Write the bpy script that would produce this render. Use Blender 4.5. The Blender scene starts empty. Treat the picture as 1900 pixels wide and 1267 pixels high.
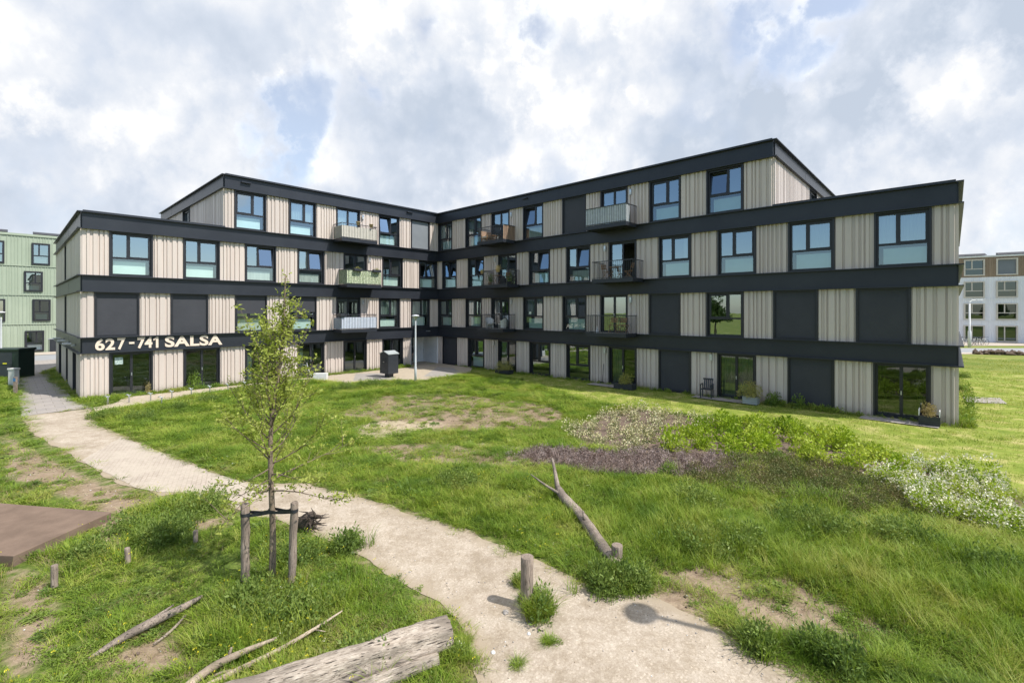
import bpy, bmesh, math, random
import numpy as np
from mathutils import Vector, Matrix, noise as mnoise
R = math.radians
C = bpy.context.scene.collection
scene = bpy.context.scene
rnd = random.Random(7)
nr = np.random.default_rng(11)

# ------------------------------------------------------------------ camera, sky, sun, exposure
FPX, CX, HY, CAMZ = 877.0, 950.0, 576.0, 4.40      # focal length in photo pixels, principal column, horizon row
cam = bpy.data.objects.new('camera', bpy.data.cameras.new('camera')); C.objects.link(cam)
cam.location = (0, 0, CAMZ); cam.rotation_euler = (R(90), 0, 0)
cam.data.sensor_width = 36; cam.data.lens = FPX / 1900 * 36
cam.data.shift_y = -(633.5 - HY) / 1900
cam.data.clip_end = 3000; cam.data.clip_start = .05
scene.camera = cam
scene.view_settings.view_transform = 'Standard'; scene.view_settings.look = 'None'
scene.view_settings.exposure = 0.30; scene.view_settings.gamma = 1
scene.cycles.use_denoising = True
scene.cycles.max_bounces = 8; scene.cycles.transparent_max_bounces = 24
SUN_EL = 53.4
SUN_H = Vector((.918, -.397))                     # horizontal direction towards the sun
sun = bpy.data.objects.new('sun', bpy.data.lights.new('sun', 'SUN')); C.objects.link(sun)
sun.data.energy = 4.7; sun.data.angle = R(.6); sun.data.color = (1, .95, .88)
sd = Vector((SUN_H.x * math.cos(R(SUN_EL)), SUN_H.y * math.cos(R(SUN_EL)), math.sin(R(SUN_EL))))
sun.rotation_euler = sd.to_track_quat('Z', 'Y').to_euler(); sun.location = (20, -10, 30)

def ray(px, py):
    return Vector(((px - CX) / FPX, 1, (HY - py) / FPX)).normalized()

def build_world():
    w = bpy.data.worlds.new('World'); scene.world = w; w.use_nodes = True
    nt = w.node_tree; N = nt.nodes; L = nt.links; N.clear()
    def nd(t, **k):
        n = N.new(t)
        for a, b in k.items(): setattr(n, a, b)
        return n
    def m(op, a, b=None, c=None, clamp=False):
        n = nd('ShaderNodeMath', operation=op, use_clamp=clamp)
        for i, x in enumerate((a, b, c)):
            if x is None: continue
            if isinstance(x, (int, float)): n.inputs[i].default_value = x
            else: L.new(x, n.inputs[i])
        return n.outputs[0]
    def vm(op, a, b=None, sc=None):
        n = nd('ShaderNodeVectorMath', operation=op)
        for i, x in enumerate((a, b)):
            if x is None: continue
            if isinstance(x, (tuple, Vector)): n.inputs[i].default_value = tuple(x)
            else: L.new(x, n.inputs[i])
        if sc is not None: n.inputs['Scale'].default_value = sc
        return n.outputs['Value'] if op in ('DOT_PRODUCT', 'DISTANCE', 'LENGTH') else n.outputs[0]
    def ss(x, lo, hi, a=0., b=1.):
        n = nd('ShaderNodeMapRange', interpolation_type='SMOOTHSTEP')
        L.new(x, n.inputs[0])
        for i, v in zip((1, 2, 3, 4), (lo, hi, a, b)): n.inputs[i].default_value = v
        return n.outputs[0]
    def noise(vec, scale, detail=6, rough=.55, dist=0.):
        n = nd('ShaderNodeTexNoise'); n.inputs['Scale'].default_value = scale; n.inputs['Detail'].default_value = detail
        n.inputs['Roughness'].default_value = rough; n.inputs['Distortion'].default_value = dist
        L.new(vec, n.inputs['Vector']); return n.outputs[0], n.outputs[1]
    tc = nd('ShaderNodeTexCoord'); d = tc.outputs['Generated']
    sp = nd('ShaderNodeSeparateXYZ'); L.new(d, sp.inputs[0])
    zz = m('ADD', m('MULTIPLY', m('MAXIMUM', sp.outputs[2], 0.), .45), .62)
    cb = nd('ShaderNodeCombineXYZ')
    L.new(m('DIVIDE', sp.outputs[0], zz), cb.inputs[0]); L.new(m('DIVIDE', sp.outputs[1], zz), cb.inputs[1])
    cb.inputs[2].default_value = 3.1
    P = cb.outputs[0]
    wn, wc = noise(P, 2.6, 5, .6)
    warp = vm('SCALE', vm('SUBTRACT', wc, (.5, .5, .5)), sc=.30)
    wn2, wc2 = noise(P, 9, 6, .65)
    warp2 = vm('SCALE', vm('SUBTRACT', wc2, (.5, .5, .5)), sc=.12)
    dw = vm('ADD', vm('ADD', d, warp), warp2)
    def blob(px, py, r_in, r_out):
        c = ray(px, py)
        return ss(vm('DISTANCE', dw, c), r_in, r_out, 1., 0.)
    def mx(*a):
        o = a[0]
        for b in a[1:]: o = m('MAXIMUM', o, b)
        return o
    P0 = P
    vo = nd('ShaderNodeTexVoronoi', feature='SMOOTH_F1'); vo.inputs['Scale'].default_value = 5.5; vo.inputs['Smoothness'].default_value = .6
    vo2 = nd('ShaderNodeTexVoronoi', feature='SMOOTH_F1'); vo2.inputs['Scale'].default_value = 14.; vo2.inputs['Smoothness'].default_value = .5
    pw = vm('ADD', P, vm('SCALE', vm('SUBTRACT', wc2, (.5, .5, .5)), sc=.22))
    L.new(pw, vo.inputs['Vector']); L.new(pw, vo2.inputs['Vector'])
    puff = m('SUBTRACT', 1., m('ADD', m('MULTIPLY', vo.outputs['Distance'], .95), m('MULTIPLY', vo2.outputs['Distance'], .55)))
    n1, _ = noise(P, 1.5, 5, .62, .2)
    na, _ = noise(P, 2.3, 8, .56); nb, _ = noise(vm('MULTIPLY', P, (.93, .93, 1.)), 2.3, 4, .55)
    emb = m('MULTIPLY', m('SUBTRACT', na, nb), 2.8)
    n2, _ = noise(P, 3.0, 7, .58, .1); n2 = m('ADD', m('MULTIPLY', n2, .68), m('MULTIPLY', puff, .32))
    n3, _ = noise(P, 9., 7, .6)
    behind = ss(sp.outputs[1], .45, .05)
    field = m('ADD', m('MULTIPLY', n1, .62), m('MULTIPLY', n2, .38))
    thin = ss(field, .36, .46, 1., 0.)                       # natural thin spots
    holes = mx(blob(790, 55, .0, .09), m('MULTIPLY', blob(985, 40, .0, .13), .8), blob(585, 225, .02, .16), blob(570, 300, .0, .12),
               blob(690, 190, .0, .08), blob(1390, 45, .02, .17), blob(1460, 95, .02, .15), blob(1520, -20, .02, .14))
    back_blue = m('MULTIPLY', behind, ss(m('ADD', field, m('MULTIPLY', sp.outputs[2], .22)), .72, .56))
    blue = mx(m('MULTIPLY', thin, .30), m('MULTIPLY', holes, .70), back_blue)
    # cloud brightness: white lit tops, blue-grey undersides
    grey = mx(m('MULTIPLY', blob(1330, 245, .06, .32), .85), m('MULTIPLY', blob(1640, 200, .06, .36), .62), m('MULTIPLY', blob(830, 250, .06, .22), .5), m('MULTIPLY', blob(1080, 215, .05, .22), .45),
              m('MULTIPLY', blob(60, 160, .12, .4), .55), m('MULTIPLY', blob(330, 190, .1, .35), .4), m('MULTIPLY', blob(760, 140, .02, .25), .3), m('MULTIPLY', blob(1750, 420, .1, .3), .3))
    white = mx(blob(1270, 70, .05, .20), blob(1330, 130, .04, .15), blob(1440, 150, .03, .10), m('MULTIPLY', blob(640, 90, .06, .26), .7), m('MULTIPLY', blob(1010, 120, .04, .22), .8), m('MULTIPLY', blob(1800, 40, .05, .25), .7), m('MULTIPLY', blob(60, 210, .03, .12), .8), m('MULTIPLY', blob(1330, 20, .0, .15), .9))
    wm = ss(m('ADD', m('MULTIPLY', white, .9), m('ADD', m('MULTIPLY', m('SUBTRACT', n2, .5), 1.3), m('MULTIPLY', m('SUBTRACT', n3, .5), .5))), .22, .72)
    hm = ss(m('ADD', holes, m('ADD', m('MULTIPLY', m('SUBTRACT', n2, .5), 1.0), m('MULTIPLY', m('SUBTRACT', n3, .5), .7))), .36, 1.0)
    blue = mx(m('MULTIPLY', thin, .15), m('MULTIPLY', m('MULTIPLY', hm, ss(holes, .0, .3)), .70), back_blue)
    g = m('SUBTRACT', m('ADD', m('MULTIPLY', ss(m('ADD', m('MULTIPLY', n2, .7), m('MULTIPLY', n3, .3)), .36, .60, 1., 0.), .46), m('MULTIPLY', grey, .72)), m('MULTIPLY', wm, .34))
    g = m('SUBTRACT', m('SUBTRACT', m('ADD', g, .015), emb), m('MULTIPLY', hm, .7), clamp=True)
    cr = nd('ShaderNodeValToRGB'); L.new(g, cr.inputs[0])
    el = cr.color_ramp.elements
    el[0].position = 0; el[0].color = (1.20, 1.20, 1.18, 1)
    el[1].position = 1; el[1].color = (.56, .635, .75, 1)
    e = el.new(.35); e.color = (.90, .92, .96, 1)
    e = el.new(.68); e.color = (.70, .76, .86, 1)
    sky = nd('ShaderNodeTexSky', sky_type='NISHITA'); sky.sun_disc = False
    sky.sun_elevation = R(SUN_EL); sky.sun_rotation = math.atan2(SUN_H.x, SUN_H.y)
    sky.air_density = 1.; sky.dust_density = .6; sky.ozone_density = 2.; sky.altitude = 10
    b1 = nd('ShaderNodeBackground'); b1.inputs[1].default_value = .15; L.new(sky.outputs[0], b1.inputs[0])
    b2 = nd('ShaderNodeBackground'); b2.inputs[1].default_value = .84; L.new(cr.outputs[0], b2.inputs[0])
    mix = nd('ShaderNodeMixShader'); L.new(m('SUBTRACT', 1., blue, clamp=True), mix.inputs[0])
    L.new(b1.outputs[0], mix.inputs[1]); L.new(b2.outputs[0], mix.inputs[2])
    out = nd('ShaderNodeOutputWorld'); L.new(mix.outputs[0], out.inputs[0])
build_world()

# ------------------------------------------------------------------ materials
def new_mat(name):
    m = bpy.data.materials.new(name); m.use_nodes = True
    return m, m.node_tree, m.node_tree.nodes['Principled BSDF']
def nz(nt, scale, detail=4, rough=.6, obj=False, stretch=None, dist=0):
    N, L = nt.nodes, nt.links
    n = N.new('ShaderNodeTexNoise'); n.inputs['Scale'].default_value = scale
    n.inputs['Detail'].default_value = detail; n.inputs['Roughness'].default_value = rough; n.inputs['Distortion'].default_value = dist
    if obj: src = N.new('ShaderNodeTexCoord').outputs['Object']
    else: src = N.new('ShaderNodeNewGeometry').outputs['Position']
    if stretch:
        mp = N.new('ShaderNodeMapping'); mp.inputs['Scale'].default_value = stretch; L.new(src, mp.inputs[0]); src = mp.outputs[0]
    L.new(src, n.inputs['Vector']); return n.outputs[0]
def ramp(nt, src, stops):
    r = nt.nodes.new('ShaderNodeValToRGB'); nt.links.new(src, r.inputs[0])
    e = r.color_ramp.elements
    while len(e) < len(stops): e.new(.5)
    for i, (p, c) in enumerate(stops): e[i].position = p; e[i].color = (*c, 1)
    return r.outputs[0]
def bumpit(nt, bs, src, strength=.3, dist=.02):
    b = nt.nodes.new('ShaderNodeBump'); b.inputs['Strength'].default_value = strength; b.inputs['Distance'].default_value = dist
    nt.links.new(src, b.inputs['Height']); nt.links.new(b.outputs[0], bs.inputs['Normal'])
def mixc(nt, fac, a, b, mode='MIX'):
    n = nt.nodes.new('ShaderNodeMix'); n.data_type = 'RGBA'; n.blend_type = mode
    for s, x in ((n.inputs[0], fac), (n.inputs[6], a), (n.inputs[7], b)):
        if isinstance(x, (int, float)): s.default_value = x
        elif isinstance(x, tuple): s.default_value = (*x, 1)
        else: nt.links.new(x, s)
    return n.outputs[2]
def pm(name, c1, c2=None, scale=3., rough=.7, bump=0., bscale=None, metal=0., obj=False, stretch=None, lo=.35, hi=.65, spec=.5, dist=.02):
    m, nt, bs = new_mat(name)
    c2 = c2 or tuple(x * .85 for x in c1)
    f = nz(nt, scale, 6, .65, obj, stretch)
    nt.links.new(ramp(nt, f, [(lo, c1), (hi, c2)]), bs.inputs['Base Color'])
    bs.inputs['Roughness'].default_value = rough; bs.inputs['Metallic'].default_value = metal
    bs.inputs['Specular IOR Level'].default_value = spec
    if bump: bumpit(nt, bs, nz(nt, bscale or scale * 4, 6, .7, obj, stretch), bump, dist)
    return m
M = {}
M['clad'] = pm('beige_cladding', (.56, .482, .428), (.62, .542, .485), 2.2, .42, .04, 40, stretch=(1, 1, .10))
def vary(m, k=.10, dirt=True):
    nt = m.node_tree; bs = nt.nodes['Principled BSDF']; src = bs.inputs['Base Color'].links[0].from_socket
    oi = nt.nodes.new('ShaderNodeObjectInfo')
    src = mixc(nt, 1., src, ramp(nt, oi.outputs['Random'], [(0, (1 - k, 1 - k, 1 - k * .9)), (1, (1., 1., 1.))]), 'MULTIPLY')
    if dirt:                                              # splash dirt on the lowest half metre, uneven
        sp = nt.nodes.new('ShaderNodeSeparateXYZ'); nt.links.new(nt.nodes.new('ShaderNodeNewGeometry').outputs['Position'], sp.inputs[0])
        a = nt.nodes.new('ShaderNodeMath'); a.operation = 'MULTIPLY_ADD'; a.inputs[1].default_value = .9; a.inputs[2].default_value = -.25; nt.links.new(nz(nt, 2.5, 6, .75), a.inputs[0])
        b = nt.nodes.new('ShaderNodeMath'); b.operation = 'ADD'; nt.links.new(sp.outputs[2], b.inputs[0]); nt.links.new(a.outputs[0], b.inputs[1])
        src = mixc(nt, ramp(nt, b.outputs[0], [(.22, (.55, .55, .55)), (.60, (0, 0, 0))]), src, (.24, .20, .15))
    nt.links.new(src, bs.inputs['Base Color'])
vary(M['clad'])
M['black'] = pm('anthracite_steel', (.020, .023, .031), (.029, .033, .042), .45, .38, .03, 1.2, spec=.38, dist=.05)
M['frame'] = pm('black_frame', (.013, .014, .019), (.019, .02, .026), 3, .4)
M['blind'] = pm('screen_blind', (.032, .034, .042), (.040, .042, .051), 1.1, .62, .25, .8, dist=.06)
M['blind_light'] = pm('screen_blind_grey', (.16, .18, .2), (.2, .22, .24), .6, .7)
M['white'] = pm('white_paint', (.62, .63, .63), (.7, .7, .7), 2, .6)
M['panel_w'] = pm('frosted_panel', (.66, .76, .71), (.74, .82, .78), .8, .5)
M['panel_b'] = pm('frosted_panel_blue', (.62, .74, .76), (.70, .81, .83), .8, .5)
M['curtain'] = pm('curtain_cloth', (.46, .47, .45), (.6, .6, .57), 12, .9, .4, 20, stretch=(1, 1, .05))
M['curtain_o'] = pm('curtain_olive', (.14, .13, .05), (.2, .18, .07), 12, .9, stretch=(1, 1, .05))
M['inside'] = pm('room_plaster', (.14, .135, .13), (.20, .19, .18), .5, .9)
M['roof'] = pm('roof_felt', (.10, .10, .10), (.14, .14, .14), 1, .9)
M['alu'] = pm('brushed_metal', (.50, .52, .54), (.6, .62, .64), 5, .35, metal=.9)
M['galv'] = pm('galvanised_steel', (.42, .44, .46), (.52, .54, .56), 14, .45, metal=.6)
M['grey_paint'] = pm('light_grey_paint', (.55, .57, .60), (.62, .64, .66), 3, .45)
M['rail'] = pm('railing_steel', (.03, .033, .04), (.045, .05, .058), 4, .45)
M['sheet'] = pm('white_screen_cloth', (.45, .49, .52), (.56, .6, .62), 6, .85, .2, 12)
M['sheet_beige'] = pm('cream_screen_cloth', (.56, .53, .46), (.64, .60, .53), 6, .85, .2, 12)
M['sheet_blue'] = pm('pale_screen_cloth', (.46, .52, .62), (.6, .65, .72), 8, .85, .2, 14)
M['letter'] = pm('cream_letter', (.72, .60, .49), (.76, .64, .53), 4, .45)
M['conc'] = pm('concrete_slab', (.36, .33, .30), (.27, .25, .23), 3.5, .85, .2, 30)
M['conc_w'] = pm('white_concrete', (.68, .68, .67), (.58, .58, .57), 5, .8, .2, 30)
M['corten'] = pm('brown_deck', (.205, .148, .112), (.150, .108, .082), 2.2, .92, .3, 24, spec=.15)
M['green_metal'] = pm('dark_green_cabinet', (.017, .035, .026), (.024, .044, .034), 2, .45)
M['cab_front'] = pm('cabinet_door', (.030, .036, .043), (.038, .045, .053), 2, .5)
M['green_clad'] = pm('green_cladding', (.30, .355, .27), (.335, .39, .30), .5, .55)
M['white_clad'] = pm('white_cladding', (.74, .75, .78), (.78, .79, .82), .5, .6)
M['brown_clad'] = pm('brown_cladding', (.26, .19, .13), (.30, .225, .155), .5, .6)
M['cream_frame'] = pm('cream_frame', (.52, .48, .42), (.58, .54, .47), 2, .5)
M['road'] = pm('asphalt', (.26, .27, .28), (.30, .31, .32), 1.2, .9, .1, 60)
M['walk'] = pm('pale_pavement', (.47, .41, .34), (.40, .35, .29), 1.4, .9)
M['dark_box'] = pm('dark_grey_plastic', (.022, .026, .033), (.03, .034, .042), 3, .5)
M['grey_lid'] = pm('grey_lid', (.30, .33, .33), (.36, .39, .39), 3, .5)
M['teak'] = pm('oiled_wood', (.30, .17, .075), (.22, .12, .05), 8, .6, .2, 30, stretch=(1, 1, .3))
M['white_plastic'] = pm('white_plastic', (.6, .59, .56), (.66, .65, .62), 3, .5)
M['tyre'] = pm('black_rubber', (.014, .014, .015), (.02, .02, .02), 5, .8)
M['red_paint'] = pm('white_bike_paint', (.6, .6, .6), (.66, .66, .66), 3, .35)
M['terracotta'] = pm('tan_pot', (.50, .38, .24), (.42, .31, .19), 8, .8)
M['strap'] = pm('black_rubber_strap', (.018, .02, .026), (.03, .033, .04), 6, .5)
M['yellow'] = pm('yellow_sticker', (.75, .68, .03), (.7, .64, .03), 3, .5)
M['blue'] = pm('blue_sticker', (.04, .16, .36), (.05, .18, .4), 3, .5)
M['skin'] = pm('skin', (.45, .27, .19), (.42, .25, .17), 5, .6)
M['cloth_black'] = pm('black_cloth', (.012, .012, .015), (.02, .02, .022), 6, .9)
M['cloth_mottled'] = pm('mottled_cloth', (.24, .19, .14), (.05, .045, .04), 30, .9, lo=.45, hi=.55)
M['paper'] = pm('paper_notice', (.5, .6, .56), (.12, .2, .2), 30, .8, lo=.5, hi=.56)

def wood_mat(name, a, b, c, scale=(3, 3, .5), bump=.8, crack=True):
    m, nt, bs = new_mat(name)
    f = nz(nt, 9, 8, .7, True, scale, .4)
    g = nz(nt, 2.3, 5, .6, True)
    col = ramp(nt, f, [(.30, c), (.46, b), (.62, a)])
    col2 = mixc(nt, ramp(nt, g, [(.42, (0, 0, 0)), (.62, (1, 1, 1))]), col, tuple(x * .6 for x in b))
    if crack:
        k = nz(nt, 11, 5, .55, True, tuple(q * (.6 if q == min(scale) else 1) for q in scale), .2)
        col2 = mixc(nt, ramp(nt, k, [(.37, (1, 1, 1)), (.41, (0, 0, 0))]), col2, (.04, .032, .025))
    nt.links.new(col2, bs.inputs['Base Color']); bs.inputs['Roughness'].default_value = .85
    bumpit(nt, bs, f, bump, .02)
    return m
M['post_wood'] = wood_mat('weathered_post', (.42, .34, .275), (.28, .22, .175), (.11, .085, .066), (7, 7, .6))
M['log_wood'] = wood_mat('bleached_log', (.54, .47, .39), (.36, .30, .24), (.13, .10, .078), (.8, 5, 5), 1.)
M['branch_wood'] = wood_mat('bleached_branch', (.55, .46, .36), (.40, .32, .24), (.16, .12, .09), (5, 5, 5), .6, False)
M['grey_branch'] = wood_mat('grey_branch', (.46, .38, .31), (.29, .235, .19), (.09, .07, .055), (6, 6, 6), .8)
M['trunk'] = wood_mat('young_bark', (.36, .28, .20), (.25, .19, .135), (.11, .082, .06), (8, 8, 3), .5)
M['twig'] = pm('twig_bark', (.14, .10, .075), (.19, .14, .10), 14, .85)
M['root'] = wood_mat('dark_root', (.13, .10, .075), (.07, .052, .04), (.02, .015, .012), (5, 5, 5), .8)

def glass_mat(name, tint=(.62, .74, .70), base=.16, rough=.0):
    m, nt, bs = new_mat(name); N, L = nt.nodes, nt.links; N.remove(bs)
    t = N.new('ShaderNodeBsdfTransparent'); t.inputs[0].default_value = (*tint, 1)
    g = N.new('ShaderNodeBsdfGlossy'); g.inputs[0].default_value = (.80, .93, 1, 1); g.inputs['Roughness'].default_value = rough
    fr = N.new('ShaderNodeFresnel'); fr.inputs[0].default_value = 1.55
    a = N.new('ShaderNodeMath'); a.operation = 'MULTIPLY_ADD'; a.inputs[1].default_value = 1.3; a.inputs[2].default_value = base; a.use_clamp = True
    b = N.new('ShaderNodeBump'); b.inputs['Strength'].default_value = .03; b.inputs['Distance'].default_value = .05
    L.new(nz(nt, .9, 2), b.inputs['Height']); L.new(b.outputs[0], g.inputs['Normal'])
    L.new(fr.outputs[0], a.inputs[0])
    mx = N.new('ShaderNodeMixShader'); L.new(a.outputs[0], mx.inputs[0]); L.new(t.outputs[0], mx.inputs[1]); L.new(g.outputs[0], mx.inputs[2])
    L.new(mx.outputs[0], N['Material Output'].inputs[0]); return m
M['glass'] = glass_mat('window_glass', base=.30)
M['glass_lo'] = glass_mat('panel_glass', (.86, .95, .92), base=.14)
M['glass_dk'] = glass_mat('door_glass', (.34, .42, .38), base=.07)

def leafy_print():
    m, nt, bs = new_mat('leaf_print_cloth')
    v = nt.nodes.new('ShaderNodeTexVoronoi'); v.inputs['Scale'].default_value = 16
    nt.links.new(nt.nodes.new('ShaderNodeNewGeometry').outputs['Position'], v.inputs['Vector'])
    nt.links.new(ramp(nt, v.outputs['Distance'], [(.25, (.10, .20, .05)), (.5, (.55, .60, .42))]), bs.inputs['Base Color'])
    bs.inputs['Roughness'].default_value = .9; return m
M['leafprint'] = leafy_print()
M['bamboo'] = pm('bamboo_screen', (.42, .28, .19), (.26, .17, .11), 30, .8, .5, 60, stretch=(1, 1, .05))

def leaf_mat(name, cols, trans=.35, rough=.5, wscale=.6, var=.35):
    """foliage: colour varies per plant and over the ground"""
    m, nt, bs = new_mat(name); N, L = nt.nodes, nt.links
    oi = N.new('ShaderNodeObjectInfo')
    f = nz(nt, wscale, 3, .6)
    a = N.new('ShaderNodeMath'); a.operation = 'MULTIPLY_ADD'; a.inputs[1].default_value = var; L.new(oi.outputs['Random'], a.inputs[0])
    s = N.new('ShaderNodeMath'); s.operation = 'SUBTRACT'; s.inputs[1].default_value = var / 2; L.new(f, s.inputs[0]); L.new(s.outputs[0], a.inputs[2])
    n = len(cols); col = ramp(nt, a.outputs[0], [(.28 + .44 * i / max(1, n - 1), c) for i, c in enumerate(cols)])
    L.new(col, bs.inputs['Base Color']); bs.inputs['Roughness'].default_value = rough; bs.inputs['Specular IOR Level'].default_value = .25
    t = N.new('ShaderNodeBsdfTranslucent'); L.new(mixc(nt, .5, col, (1, 1, .3), 'MULTIPLY'), t.inputs[0])
    mx = N.new('ShaderNodeMixShader'); mx.inputs[0].default_value = trans
    L.new(bs.outputs[0], mx.inputs[1]); L.new(t.outputs[0], mx.inputs[2]); L.new(mx.outputs[0], N['Material Output'].inputs[0])
    return m
M['g_long'] = leaf_mat('long_grass', [(.105, .19, .02), (.19, .295, .028), (.275, .365, .045), (.37, .39, .09)])
M['g_short'] = leaf_mat('mown_grass', [(.15, .23, .025), (.23, .31, .035), (.34, .38, .075), (.50, .46, .19)], wscale=.45)
M['g_weed'] = leaf_mat('weed_leaves', [(.13, .215, .035), (.21, .31, .045), (.31, .38, .07)])
M['g_dark'] = leaf_mat('dark_broadleaf', [(.12, .19, .045), (.175, .255, .055), (.25, .32, .08)])
M['g_dry'] = leaf_mat('dry_grass', [(.24, .21, .08), (.33, .28, .13), (.42, .35, .19)])
M['g_lime'] = leaf_mat('lime_leaves', [(.20, .31, .02), (.31, .43, .03), (.44, .52, .08)], wscale=1.5)
M['g_bedgreen'] = leaf_mat('grey_green_leaves', [(.13, .18, .05), (.24, .27, .10)], wscale=1.5)
M['fl_cream'] = leaf_mat('cream_flowers', [(.62, .56, .30), (.72, .68, .44)], .2, wscale=3)
M['fl_white'] = leaf_mat('white_flowers', [(.74, .71, .52), (.86, .84, .68)], .2, wscale=3)
M['fl_yellow'] = leaf_mat('yellow_flowers', [(.6, .52, .03), (.75, .68, .05)], .2)
M['g_purple'] = leaf_mat('purple_brown_stems', [(.14, .095, .08), (.27, .205, .185), (.44, .36, .33)], .1, wscale=5)
M['g_coton'] = leaf_mat('cotoneaster', [(.11, .145, .045), (.18, .19, .07), (.25, .20, .10)], .2, wscale=3)
M['g_tree'] = leaf_mat('young_leaves', [(.20, .27, .03), (.30, .36, .06), (.42, .46, .12)], .4, wscale=4)
M['g_bamboo'] = leaf_mat('bamboo_leaves', [(.24, .26, .04), (.36, .36, .09), (.46, .42, .16)], .3, wscale=5)
M['g_tan'] = leaf_mat('tan_leaves', [(.36, .29, .13), (.48, .40, .20)], .3, wscale=5)
M['g_far'] = leaf_mat('far_tree_leaves', [(.05, .09, .02), (.10, .15, .03)], .2)

def paving_mat(name, c1, c2, mortar, bw, bh, rot, mort=.02, freq=2, off=.5, dusty=.3, dust=(.52, .45, .36)):
    m, nt, bs = new_mat(name); N, L = nt.nodes, nt.links
    mp = N.new('ShaderNodeMapping'); mp.inputs['Rotation'].default_value = (0, 0, rot)
    L.new(N.new('ShaderNodeNewGeometry').outputs['Position'], mp.inputs[0])
    b = N.new('ShaderNodeTexBrick'); b.offset = off; b.offset_frequency = freq
    b.inputs['Scale'].default_value = 1; b.inputs['Brick Width'].default_value = bw; b.inputs['Row Height'].default_value = bh
    b.inputs['Mortar Size'].default_value = mort; b.inputs['Mortar Smooth'].default_value = .4
    b.inputs['Color1'].default_value = (*c1, 1); b.inputs['Color2'].default_value = (*c2, 1); b.inputs['Mortar'].default_value = (*mortar, 1)
    L.new(mp.outputs[0], b.inputs['Vector'])
    f = ramp(nt, nz(nt, .9, 8, .7), [(.34, (0, 0, 0)), (.58, (1, 1, 1))])
    k = N.new('ShaderNodeMath'); k.operation = 'MULTIPLY'; k.inputs[1].default_value = dusty; L.new(f, k.inputs[0])
    col = mixc(nt, k.outputs[0], b.outputs[0], dust)
    fine = ramp(nt, nz(nt, 25, 4, .7), [(.3, (.82, .82, .82)), (.7, (1.1, 1.1, 1.1))])
    L.new(mixc(nt, 1., col, fine, 'MULTIPLY'), bs.inputs['Base Color']); bs.inputs['Roughness'].default_value = .88
    bumpit(nt, bs, b.outputs['Fac'], -.3, .01); return m
M['clinker'] = paving_mat('clinker_paving', (.47, .39, .29), (.40, .335, .25), (.25, .215, .13), .22, .11, R(43), .008, dusty=.35)
M['tiles'] = paving_mat('grey_paving_tiles', (.34, .31, .285), (.28, .26, .245), (.17, .155, .13), .62, .62, R(-47), .014, dusty=.25, dust=(.42, .36, .30))
M['pathbrick'] = paving_mat('sanded_brick_path', (.43, .365, .30), (.36, .305, .25), (.27, .22, .17), .21, .105, R(60), .010, dusty=.9, dust=(.46, .40, .325))

def gravel():
    m, nt, bs = new_mat('sandy_gravel'); N, L = nt.nodes, nt.links
    a = ramp(nt, nz(nt, .7, 6, .65), [(.34, (.36, .305, .24)), (.50, (.435, .375, .305)), (.68, (.49, .43, .355))])
    v = N.new('ShaderNodeTexVoronoi'); v.inputs['Scale'].default_value = 38; L.new(N.new('ShaderNodeNewGeometry').outputs['Position'], v.inputs['Vector'])
    st = ramp(nt, v.outputs['Color'], [(.1, (.82, .80, .78)), (.75, (1.0, 1.0, 1.0)), (.97, (1.22, 1.22, 1.22))])
    fine = ramp(nt, nz(nt, 60, 4, .8), [(.3, (.76, .75, .73)), (.7, (1.16, 1.16, 1.16))])
    at = N.new('ShaderNodeAttribute'); at.attribute_name = 'edge'
    e = N.new('ShaderNodeMath'); e.operation = 'ADD'; L.new(at.outputs['Fac'], e.inputs[0])
    s = N.new('ShaderNodeMath'); s.operation = 'SUBTRACT'; s.inputs[1].default_value = .5; L.new(nz(nt, 2.2, 6, .7), s.inputs[0]); L.new(s.outputs[0], e.inputs[1])
    ef = ramp(nt, e.outputs[0], [(.35, (0, 0, 0)), (.95, (1, 1, 1))])
    col = mixc(nt, 1., mixc(nt, 1., a, st, 'MULTIPLY'), fine, 'MULTIPLY')
    worn = ramp(nt, nz(nt, 2.8, 7, .75), [(.38, (.88, .86, .82)), (.58, (1.03, 1.03, 1.03))])
    col = mixc(nt, 1., col, worn, 'MULTIPLY')
    col = mixc(nt, ef, col, (.34, .28, .205))
    L.new(col, bs.inputs['Base Color']); bs.inputs['Roughness'].default_value = .95; bs.inputs['Specular IOR Level'].default_value = .2
    bumpit(nt, bs, nz(nt, 70, 5, .8), .5, .012); return m
M['gravel'] = gravel()
M['soil'] = pm('bed_soil', (.125, .088, .066), (.19, .14, .105), 5, .95, .8, 22, dist=.05)
M['dirt'] = pm('pale_sand', (.46, .39, .30), (.36, .29, .21), 6, .95, .5, 30)

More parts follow.
